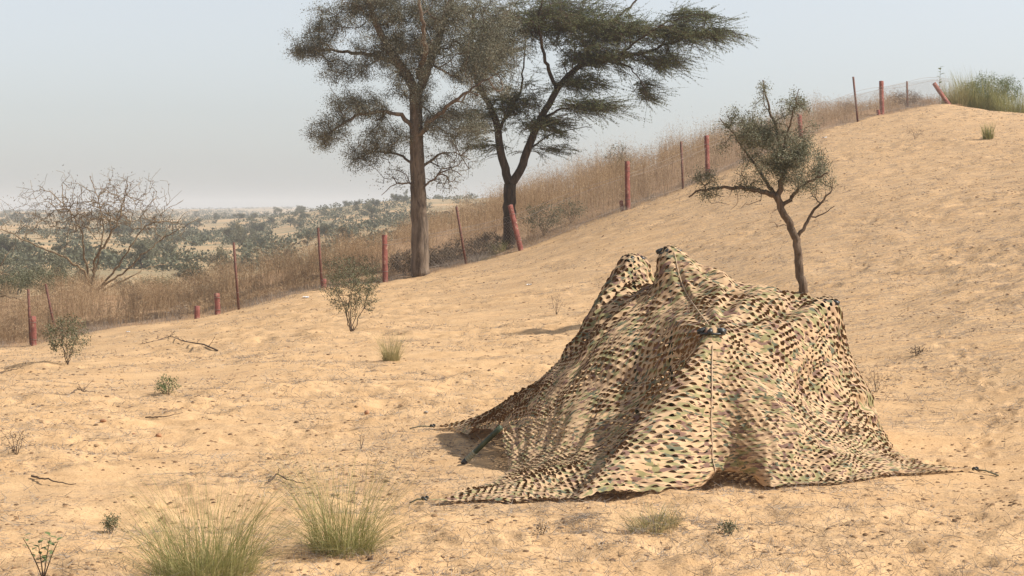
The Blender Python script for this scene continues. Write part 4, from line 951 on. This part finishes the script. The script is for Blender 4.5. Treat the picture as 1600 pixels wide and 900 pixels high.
# ------------------------------------------------------------------ fence
def post(name, label, px0, y0, px1, y1, wd, mat, d, iron=False, notch=True, group=None):
    """px0,y0 foot and px1,y1 top in photo pixels at depth d"""
    foot = at(px0, y0, d); g = gz(foot[0], foot[1]); dz = g - foot[2]; foot[2] = g; top = at(px1, y1, d); top[2] += dz
    t = thing(name, tuple(foot), label, 'post', group)
    ax = (top - foot); H = np.linalg.norm(ax); ax /= H
    yaw = math.radians(28); e1 = np.array([math.cos(yaw), math.sin(yaw), 0]); e1 -= ax * (e1 @ ax); e1 /= np.linalg.norm(e1); e2 = np.cross(ax, e1)
    rg = np.random.default_rng(int(px0) + 5000)
    if iron:
        mb = MB()
        for a_, b_, ha, hb in ((0, -wd * .42, wd * .5, wd * .08), (-wd * .42, .001, wd * .079, wd * .34)):
            c0 = e1 * a_ + e2 * b_
            mb.box(c0 + ax * (H / 2 - .1), (ha, hb, H / 2 + .1), np.stack([e1, e2, ax], 1))
        mb.build('angle_bar', mat, t, smooth=False)
        mb = MB()
        for z_ in np.linspace(H * .25, H * .92, 4): mb.tube([ax * z_ + e1 * wd * .55 - e2 * wd * .5, ax * z_ + e1 * wd * .2 - e2 * wd * .62, ax * z_ - e1 * wd * .55 - e2 * wd * .5], .006, 4)
        mb.build('wire_tie', M['wire'], t)
    else:
        ns = max(3, int(H / .09)); V = []
        for k in range(ns + 1):
            z_ = -.12 + (H + .12) * k / ns; w_ = wd * .5 * (1 - .06 * k / ns)
            for sx, sy in ((-1, -1), (1, -1), (1, 1), (-1, 1)):
                c_ = w_ * .14; j_ = rg.normal(size=4) * .004 * wd / .16
                for ax_, ay_ in ((sx * w_, sy * (w_ - c_)), (sx * (w_ - c_), sy * w_)) if sx * sy > 0 else ((sx * (w_ - c_), sy * w_), (sx * w_, sy * (w_ - c_))):
                    V.append(e1 * (ax_ + j_[0]) + e2 * (ay_ + j_[1]) + ax * z_)
        Q = [[k * 8 + j, k * 8 + (j + 1) % 8, (k + 1) * 8 + (j + 1) % 8, (k + 1) * 8 + j] for k in range(ns) for j in range(8)]
        V.append(ax * (H + .012)); n = len(V) - 1; Q += [[ns * 8 + j, ns * 8 + (j + 1) % 8, n, n] for j in range(8)]
        mb = MB(); mb.add(np.array(V), np.array(Q)); mb.build('shaft', mat, t, smooth=False)
        if notch:
            for z_ in (H * .22, H * .8):
                mb = MB(); w_ = wd * .5 * .99 + .008; pts = [e1 * a_ + e2 * b_ + ax * z_ for a_, b_ in ((-w_, -w_), (w_, -w_), (w_, w_), (-w_, w_), (-w_, -w_))]
                mb.tube(pts, .006, 4); mb.build('binding_wire', M['wire'], t)
    return t
fd = lambda px: float(fence_line(px))
R_, I_ = M['post_red'], M['rust']
post('stone_post', 'red stone stump at the far left, beside a thin rusty bar', 53, 540, 52, 494, .13, R_, fd(52) - .1)
post('stone_post', 'shortest broken red stone stump, left one of the pair', 308, 496, 308, 476, .125, R_, fd(308), notch=False)
post('stone_post', 'broken red stone stump, right one of the pair', 340, 490, 339, 457, .125, R_, fd(340))
post('stone_post', 'tall upright red stone post left of the thick tree trunk', 602, 441, 601, 368, .125, R_, fd(602) - .1)
post('stone_post', 'low dark red stump half hidden behind the thorn bush', 506, 462, 506, 449, .12, R_, fd(506), notch=False)
post('stone_post', 'red stone post leaning left in front of the umbrella tree', 814, 393, 797, 322, .125, R_, fd(808) - .2)
post('stone_post', 'upright red stone post with a small stump at its foot, mid slope', 981, 328, 980, 252, .125, R_, fd(980))
post('stone_post', 'small dark stump leaning at the foot of the mid-slope red post', 973, 327, 970, 311, .10, R_, fd(975) + .1, notch=False)
post('stone_post', 'red stone post just left of the small tree crown', 1106, 281, 1104, 213, .125, R_, fd(1105))
post('stone_post', 'red stone post seen right above the small tree crown', 1252, 219, 1249, 180, .125, R_, fd(1250))
post('stone_post', 'highest upright red stone post near the dune crest', 1378, 181, 1377, 129, .14, R_, fd(1378))
post('stone_post', 'dark stub at the foot of the highest red post', 1373, 181, 1372, 173, .12, R_, fd(1374) - .15, notch=False)
post('stone_post', 'dark red post tilted steeply left in the crest grass', 1483, 158, 1459, 124, .14, R_, 85.3, notch=False)
post('iron_post', 'thin rusty bar behind the far left red stump', 48, 537, 44, 450, .06, I_, fd(47) + .25, True)
post('iron_post', 'rusty bar leaning left, second from the left picture edge', 88, 505, 71, 420, .055, I_, fd(90) + 1.2, True)
post('iron_post', 'tall thin rusty bar right of the two red stumps', 373, 485, 365, 380, .055, I_, fd(371), True)
post('iron_post', 'thin rusty bar in dry grass left of the tall red post', 503, 457, 497, 363, .055, I_, fd(503) + .1, True)
post('iron_post', 'thin rusty bar leaning between the two big trunks', 728, 419, 713, 330, .055, I_, fd(722), True)
post('iron_post', 'thin rusty bar left of the small tree, before the dry grass', 1067, 292, 1064, 218, .055, I_, fd(1067), True)
post('iron_post', 'thin rusty bar left of the highest red post', 1340, 196, 1333, 126, .06, I_, fd(1338), True)
post('iron_post', 'short dark bar behind the round dry shrub on the crest', 1418, 168, 1417, 127, .06, I_, fd(1417) + 2.0, True)

def wire_fence():
    # path along the fence at ground level
    px = np.linspace(590, 1480, 400); d = fence_line(px) + .02; X = (px - 800) / F * d; Y = d
    s = np.concatenate([[0], np.cumsum(np.hypot(np.diff(X), np.diff(Y)))]); Z = base_height(X, Y)
    rg = np.random.default_rng(8)
    def pos(q, h):
        q = np.asarray(q); sag = .08 * (vnoise(q / 3.1, q * 0, 91) - .5)
        return np.stack([np.interp(q, s, X) + sag * .5, np.interp(q, s, Y) + sag, np.interp(q, s, Z) + h], -1)
    L = s[-1]; Hm = 1.05
    t = thing('wire_fence', tuple(pos(np.array(0.0), 0)), 'slack chain-link wire mesh strung between the red posts', 'fence'); base = np.array(t.location)
    mb = MB(); q0 = np.arange(0, L - Hm, .105)
    for q in q0:
        for sgn in (1, -1):
            u = np.linspace(0, 1, 4); qq = q + (u if sgn > 0 else 1 - u) * Hm
            hgt = (.93 + .12 * vnoise(qq / 2.2, qq * 0 + 3, 92)) * Hm
            mb.tube(pos(qq, u * hgt + .02) - base, .0026, 3, cap=False)
    mb.build('chain_link_mesh', M['wire'], t)
    for k, h in enumerate((.08, .98, 1.12)):
        q = np.linspace(0, L, 160); mb = MB(); mb.tube(pos(q, h + .05 * np.sin(q * .9 + k)) - base, .0055, 4, cap=False); mb.build('strand', M['wire'], t)
wire_fence()

# ------------------------------------------------------------------ dry grass slope behind the fence
def dry_grass():
    rg = np.random.default_rng(61); out = []
    n = 7600
    px = rg.uniform(-140, 1500, n); bk = .5 + 44 * rg.random(n) ** 1.15
    d = fence_line(px) + bk
    dens = sstep(.38, .60, .6 * vnoise(px / 42, bk / 4, 62) + .4 * vnoise(px / 15, bk / 1.5, 64)); left = px < 620
    keep = (rg.random(n) < .12 + .88 * dens) & ~(left & (bk > 24 - 10 * rg.random(n)))
    keep &= rg.random(n) < np.where(left, 1, .35 + .65 * sstep(1.5, 7, bk))
    px, d, bk = px[keep], d[keep], bk[keep]; n = len(px)
    X = (px - 800) / F * d; B0 = np.stack([X, d, base_height(X, d)], -1)
    tall = (.55 + .55 * vnoise(px / 60, bk / 5, 63)) * (1 + .45 * sstep(650, 900, px) * (1 - sstep(1200, 1420, px)))
    under = sstep(590, 640, px) * (1 - sstep(840, 900, px)) * (1 - sstep(6, 12, bk)); tall = tall * (1 - .72 * under)
    low = 1 - .22 * sstep(1120, 1250, px) - .55 * (1 - sstep(0.5, 5.0, bk)) - np.where(px > 1280, .15, 0)
    per = 14
    B = np.repeat(B0, per, 0) + np.concatenate([rg.normal(size=(n * per, 2)) * .16, np.zeros((n * per, 1))], 1)
    hh_ = np.repeat(tall * low * (.55 + .85 * rg.random(n)), per) * (.55 + .6 * rg.random(n * per))
    ln_ = np.repeat(rg.normal(size=(n, 2)) * .10, per, 0) + rg.normal(size=(n * per, 2)) * .13
    tip = np.concatenate([ln_ * hh_[:, None], hh_[:, None]], 1)
    V, Q = blade_mesh(B, tip, .0085 * (.6 + .8 * rg.random(n * per)), hh_ * .08, rg, 2)
    # feathery seed heads: short side shoots in the upper half
    m_ = 4; K = n * per; s_ = .5 + .5 * rg.random((K, m_)); C = B[:, None] + tip[:, None] * s_[..., None]; C[..., :2] = B[:, None, :2] + tip[:, None, :2] * (s_ ** 1.6)[..., None]
    C = C.reshape(-1, 3); sd = rg.normal(size=(K * m_, 3)) * np.array([.06, .06, .02]); sd[:, 2] += .06
    N_ = frame_rand(K * m_, rg); D_ = sd / np.linalg.norm(sd, axis=1, keepdims=True)
    V2, Q2 = leaf_quads(C, D_, N_, np.linalg.norm(sd, axis=1), np.full(K * m_, .010))
    tag(link('dry_grass', mesh_raw('dry_grass', np.concatenate([V, V2]), np.concatenate([Q, Q2 + len(V)]), [M['grass_dry']])),
        'tall brown dry grass covering the slope behind the fence', 'grass', kind='stuff')
    # low grey brush along the fence foot
    n = 1700; px = rg.uniform(-140, 1450, n); d = fence_line(px) + rg.normal(size=n) * .55 + .2; X = (px - 800) / F * d
    keep = rg.random(n) < .2 + .8 * sstep(.35, .65, vnoise(px / 30, d * 0, 66)); X, d = X[keep], d[keep]; n = len(X)
    per = 9; B = np.repeat(np.stack([X, d, base_height(X, d)], -1), per, 0) + np.concatenate([rg.normal(size=(n * per, 2)) * .14, np.zeros((n * per, 1))], 1)
    tip = np.stack([rg.normal(size=n * per) * .13, rg.normal(size=n * per) * .13, .08 + .24 * rg.random(n * per)], -1)
    V, Q = blade_mesh(B, tip, np.full(n * per, .005), .05 * np.ones(n * per), rg, 2)
    tag(link('fence_foot_brush', mesh_raw('fence_foot_brush', V, Q, [M['straw_grey']])), 'low grey dead brush along the foot of the fence', 'brush', kind='stuff')
dry_grass()

# ------------------------------------------------------------------ valley trees and far scrub
def valley():
    rg = np.random.default_rng(71); protos = []
    for v in range(7):
        H = 1.0; limbs = [([(0, 0, -.05), (.03 * rg.normal(), .03 * rg.normal(), .2), (.06 * rg.normal(), .06 * rg.normal(), .42)], .030, .020, None)]
        for k in range(4):
            an = k * 1.57 + rg.random(); limbs.append(([(0, 0, .3), (.16 * math.cos(an), .16 * math.sin(an), .48), (.32 * math.cos(an), .32 * math.sin(an), .62)], .016, .006, 0))
        nl = 6 + v % 4; T = []
        flat = (.16, .22, .28, .2, .3, .18, .25)[v]
        for k in range(nl):
            an = rg.random() * 6.283; r_ = .36 * math.sqrt(rg.random()); c_ = np.array([math.cos(an) * r_, math.sin(an) * r_, .68 + .16 * rg.normal() * flat / .2])
            v_ = rg.normal(size=(16, 3)); v_ /= np.linalg.norm(v_, axis=1, keepdims=True); T.append(c_ + v_ * np.array([.2, .2, flat * .62]) * (.5 + .5 * rg.random((16, 1))))
        T = np.concatenate(T); chains, tp, td = grow(limbs, T, rg, twig_r=.003, step=.08, jitter=.03)
        mb = MB()
        for o_, p_, r_ in chains: mb.tube(p_, r_, 4 if r_.max() > .01 else 3, cap=False)
        wood = mb.mesh('trunk', [M['bark_dark']])
        V, Q = leaf_cloud(tp, td, 32, .05, .038, .026, rg, along=.06)
        protos.append((wood, mesh_raw('crown', V, Q, [M['leaf_far']])))
    lst = []   # (px, py base, height px, depth, shape)
    named = [(232, 398, 30, 210), (130, 420, 40, 150), (405, 373, 22, 260), (480, 374, 24, 250), (385, 398, 24, 205), (540, 366, 34, 230), (500, 400, 30, 170), (455, 385, 22, 215), (430, 410, 26, 165), (468, 330, 20, 480), (560, 334, 14, 470),
             (478, 328, 12, 476), (506, 330, 12, 478), (585, 322, 12, 470), (530, 327, 9, 478), (603, 345, 10, 400), (635, 326, 16, 470), (620, 322, 12, 478), (560, 380, 28, 180), (520, 352, 18, 330), (590, 352, 14, 330), (350, 420, 34, 140), (410, 425, 30, 135), (470, 415, 32, 140), (520, 420, 28, 130), (320, 410, 30, 160), (440, 400, 26, 180), (575, 395, 26, 150), (290, 400, 30, 170), (30, 410, 36, 150), (370, 400, 16, 190), (410, 396, 14, 200)]
    for a in named: lst.append(a)
    tries = 0
    while len(lst) < 128 and tries < 5000:
        tries += 1
        px = rg.uniform(-60, 650); d = math.exp(rg.uniform(math.log(130), math.log(1000)))
        if d < 300 and rg.random() < .5: continue
        if px > 560 and d < 230: continue
        if vnoise(np.array([px / 55]), np.array([math.log(d) * 5]), 77)[0] < .42: continue
        lst.append((px, None, None, d))
    used = set()
    near = ['olive', 'grey-green', 'dark green', 'dusty green']
    lst.sort(key=lambda a: a[3])
    for k, (px, py, hp, d) in enumerate(lst):
        X = (px - 800) / F * d; z = gz(X, d); Hh = (hp * d / F) if hp else rg.uniform(1.3, 3.0)
        wd = Hh * rg.uniform(.95, 1.5)
        w_, c_ = protos[k % 7]
        g = 'trees scattered over the far valley'
        where = 'left of the wide bare tree' if px < 60 else 'behind the wide bare tree' if px < 300 else 'just left of the tall rusty bar' if px < 366 else 'between the two tall rusty bars' if px < 500 else 'just left of the thick trunk'
        zone = 'hilltop' if 440 < px and 420 < d < 500 else 'nearest' if d < 170 else 'near' if d < 300 else 'middle distance' if d < 520 else 'farthest'
        lab = ('tiny tree on the valley hilltop ' if zone == 'hilltop' else 'small tree in the %s valley scrub ' % zone if zone in ('nearest', 'near') else 'tiny hazy tree %s the valley ' % ('midway down' if zone[0] == 'm' else 'far off in')) + where
        t = thing('valley_tree', (X, d, z - .1), lab, 'tree', 'valley trees, %s, %s' % (zone, where))
        t.scale = (wd, wd, Hh); t.rotation_euler = (0, 0, rg.random() * 6.28)
        link('trunk', w_, t); link('crown', c_, t)
    # scrub too far off to count
    n = 9000; px = rg.uniform(-250, 900, n); d = np.exp(rg.uniform(math.log(190), math.log(3000), n)); X = (px - 800) / F * d
    keep = vnoise(px / 40, np.log(d) * 7, 78) > .38; X, d = X[keep], d[keep]; n = len(X); Zg = ground(X, d)
    s_ = rg.uniform(.4, 1.5, n) * (1 + .5 * (d > 900)); per = 26
    P = np.repeat(np.stack([X, d, Zg + s_ * .45], -1), per, 0) + rg.normal(size=(n * per, 3)) * np.repeat(s_, per)[:, None] * np.array([.5, .5, .25])
    V, Q = leaf_quads(P, frame_rand(n * per, rg), frame_rand(n * per, rg), np.repeat(s_, per) * .36, np.repeat(s_, per) * .26)
    tag(link('far_scrub', mesh_raw('far_scrub', V, Q, [M['leaf_far']])), 'hazy scrub dotting the far valley floor', 'scrub', kind='stuff')
valley()

# ------------------------------------------------------------------ things lying on the sand
def dead_branch(label, pts, r0, forks, rg, name='dead_branch'):
    P = [hit(x, y) for x, y in pts]; base = P[0].copy(); t = thing(name, tuple(base), label, 'branch')
    L = np.linalg.norm(P[-1] - P[0]); C = np.array(P) + np.array([[0, 0, .015 + .02 * math.sin(k)] for k in range(len(P))])
    mb = MB(); s_ = np.linspace(0, len(P) - 1, 16); C2 = np.stack([np.interp(s_, range(len(P)), C[:, q]) for q in range(3)], 1) + rg.normal(size=(16, 3)) * .004
    mb.tube(C2 - base, np.linspace(r0, r0 * .35, 16), 5); mb.build('stick', M['twig'], t)
    if forks:
        mb = MB()
        for k in range(forks):
            i_ = rg.integers(2, 15); a = C2[i_]; dv = rg.normal(size=3) * np.array([.5, .5, .25]); dv[2] = abs(dv[2]) + .12; dv += (C2[-1] - C2[0]) / L * .5; dv *= min(L, 1.2) * rg.uniform(.08, .2) / np.linalg.norm(dv)
            p1 = a + dv * .5 + rg.normal(size=3) * .01; p2 = a + dv; mb.tube(np.array([a, p1, p2]) - base, [r0 * .5, r0 * .35, r0 * .15], 3, cap=False)
            for q in range(2): mb.tube(np.array([p1, p1 + dv * .3 + rg.normal(size=3) * min(L, 1.2) * .04]) - base, [r0 * .3, r0 * .1], 3, cap=False)
        mb.build('twigs', M['twig'], t)['kind'] = 'stuff'
rs = np.random.default_rng(81)
dead_branch('dead forked thorn branch lying on the sand before the red stumps', [(340, 551), (318, 543), (290, 538), (265, 527), (238, 534), (215, 538)], .014, 16, rs)
dead_branch('curved bare stick on the sand at lower left', [(50, 748), (62, 755), (85, 759), (118, 762)], .009, 0, rs)
dead_branch('thin straight stick on the sand left of centre', [(228, 655), (255, 657), (286, 653)], .008, 0, rs)
dead_branch('short bent stick on the sand above the largest grass tuft', [(420, 758), (432, 748), (448, 755), (474, 761)], .008, 3, rs)
dead_branch('dry twigs on the sand at the left picture edge', [(-6, 586), (14, 583), (38, 584)], .008, 6, rs)
dead_branch('small dark forked twig on the sand left of the tiny seedling', [(112, 616), (122, 613), (132, 617), (150, 615)], .008, 5, rs)
def lump(name, label, cat, px, py, wpx, mat, rg, sq=.7, group=None):
    p = hit(px, py); r = wpx * p[1] / F / 2
    import bmesh
    bm = bmesh.new(); bmesh.ops.create_icosphere(bm, subdivisions=2, radius=1)
    for v in bm.verts:
        f = 1 + .28 * (vnoise(np.array([v.co.x * 1.7 + px]), np.array([v.co.y * 1.7 + v.co.z * 2.3]), 5)[0] - .5); v.co = Vector((v.co.x * r * f, v.co.y * r * .8 * f, v.co.z * r * sq * f))
    me = bpy.data.meshes.new(name); bm.to_mesh(me); bm.free(); me.materials.append(mat)
    for f in me.polygons: f.use_smooth = True
    o = link(name, me, loc=(p[0], p[1], p[2] + r * sq * .55)); o.rotation_euler = (0, .1, rg.random() * 6); return tag(o, label, cat, group)
lump('stone', 'reddish rounded stone alone on the sand at lower left', 'stone', 248, 683, 10, M['stone'], rs)
lump('stone', 'reddish clod left of the thin straight stick', 'stone', 161, 662, 11, M['stone'], rs, .5)
lump('stone', 'small dark red stone between the stick and the rounded stone', 'stone', 209, 680, 7, M['stone'], rs, .5)
lump('stone', 'tan clod of earth on the sand in the middle, left of the net', 'stone', 573, 647, 10, M['stone'], rs, .8)
lump('stone', 'grey pebble just left of the back corner of the net', 'stone', 666, 646, 8, M['straw_grey'], rs, .5)
for i_, (px, py, w_, lab) in enumerate(((827, 446, 8, 'white scrap of rubbish on open sand left of the net tops'), (200, 520, 6, 'white scrap at the sand edge right of the thorn sapling'), (261, 490, 6, 'white scrap in the dry grass left of the red stumps'),
                                       (662, 428, 7, 'white scrap at the foot of the thick trunk'), (478, 466, 9, 'white scrap by the fence left of the tall red post'), (1288, 216, 7, 'pale scrap on the slope right of the small tree crown'))):
    rgx = np.random.default_rng(900 + i_); p = hit(px, py); r = w_ * p[1] / F / 2; g_ = np.linspace(-1, 1, 6); gx, gy = np.meshgrid(g_, g_)
    V = np.stack([gx * r, gy * r * 1.2, r * .45 * rgx.random((6, 6)) + .01], -1).reshape(-1, 3); Q = np.array([[a * 6 + b_, a * 6 + b_ + 1, a * 6 + b_ + 7, a * 6 + b_ + 6] for a in range(5) for b_ in range(5)])
    o = link('plastic_scrap', mesh_raw('plastic_scrap', V, Q, [M['scrap']]), loc=tuple(p)); tag(o, lab, 'litter')

def litter():
    rg = np.random.default_rng(91)
    # crumbs of earth and dung
    n = 34000; d = np.exp(rg.uniform(math.log(10), math.log(85), n)); px = rg.uniform(-150, 1750, n); X = (px - 800) / F * d
    keep = (behind_fence(X, d) < 0) & (vnoise(X / 1.1, d / 1.1, 94) + .35 * rg.random(n) + .15 * sstep(0, 7, X) * sstep(17, 26, d) > .58); X, d = X[keep], d[keep]; n = len(X)
    s_ = .003 + .014 * rg.random(n) ** 3; s_ *= 1 + d / 60
    Z = ground(X, d); an = np.arange(5) * 1.2566; ring = np.stack([np.cos(an), np.sin(an), np.zeros(5)], -1)
    j1 = .75 + .5 * rg.random((n, 5, 1)); j2 = .45 + .35 * rg.random((n, 5, 1)); h2 = np.concatenate([np.zeros((n, 5, 2)), .35 + .35 * rg.random((n, 5, 1))], -1)
    V = np.concatenate([ring[None] * j1, ring[None] * j2 + h2, np.concatenate([np.zeros((n, 1, 2)), .62 + .3 * rg.random((n, 1, 1))], -1)], 1)
    V = np.stack([X, d, Z - .002], -1)[:, None] + V * s_[:, None, None] * np.array([1.25, 1.25, .85])
    T = np.array([[k, (k + 1) % 5, 5 + (k + 1) % 5] for k in range(5)] + [[k, 5 + (k + 1) % 5, 5 + k] for k in range(5)] + [[5 + k, 5 + (k + 1) % 5, 10] for k in range(5)])
    F_ = (np.arange(n)[:, None, None] * 11 + T[None]).reshape(-1, 3)
    tag(link('earth_crumbs', mesh_raw('earth_crumbs', V.reshape(-1, 3), F_, [M['clod']])), 'scattered brown crumbs of earth over the sand', 'crumbs', kind='stuff')
    # straw bits and tiny dead stalks
    n = 22000; d = np.exp(rg.uniform(math.log(10), math.log(85), n)); px = rg.uniform(-150, 1750, n); X = (px - 800) / F * d
    right = sstep(0, 7, X) * sstep(17, 26, d)
    keep = (behind_fence(X, d) < 0) & (vnoise(X / 1.7 + d / 4, d / 1.7, 95) + .3 * rg.random(n) + .22 * right > .62); X, d = X[keep], d[keep]; n = len(X)
    per = 5; B = np.repeat(np.stack([X, d, np.zeros(n)], -1), per, 0) + np.concatenate([rg.normal(size=(n * per, 2)) * .05, np.zeros((n * per, 1))], 1); B[:, 2] = ground(B[:, 0], B[:, 1]) + .002
    tip = np.stack([rg.normal(size=n * per) * .05, rg.normal(size=n * per) * .05, .004 + .07 * rg.random(n * per) ** 2.2], -1)
    V, Q = blade_mesh(B, tip, .0022 * (1 + B[:, 1] / 18), .004 * np.ones(n * per), rg, 1)
    tag(link('straw_litter', mesh_raw('straw_litter', V, Q, [M['straw_grey']])), 'scattered grey straw and dead stalks over the sand', 'litter', kind='stuff')
litter()

# ------------------------------------------------------------------ dusty air
HAZE = bpy.data.materials.new('haze_air'); HAZE.use_nodes = True
nt = HAZE.node_tree; nt.nodes.remove(nt.nodes['Principled BSDF'])
pv = node(nt, 'ShaderNodeVolumePrincipled'); pv.inputs['Color'].default_value = (0.80, 0.84, 0.89, 1)
pv.inputs['Density'].default_value = 0.00045; pv.inputs['Anisotropy'].default_value = 0.2
nt.links.new(pv.outputs[0], nt.nodes['Material Output'].inputs['Volume'])
mb = MB(); zlo, zhi = float(V_ALL_MIN) - 1.0, 26.0
mb.box((0, 0, (zlo + zhi) / 2), (4600, 4600, (zhi - zlo) / 2))
tag(mb.build('haze', HAZE, smooth=False), None, None, kind='stuff')
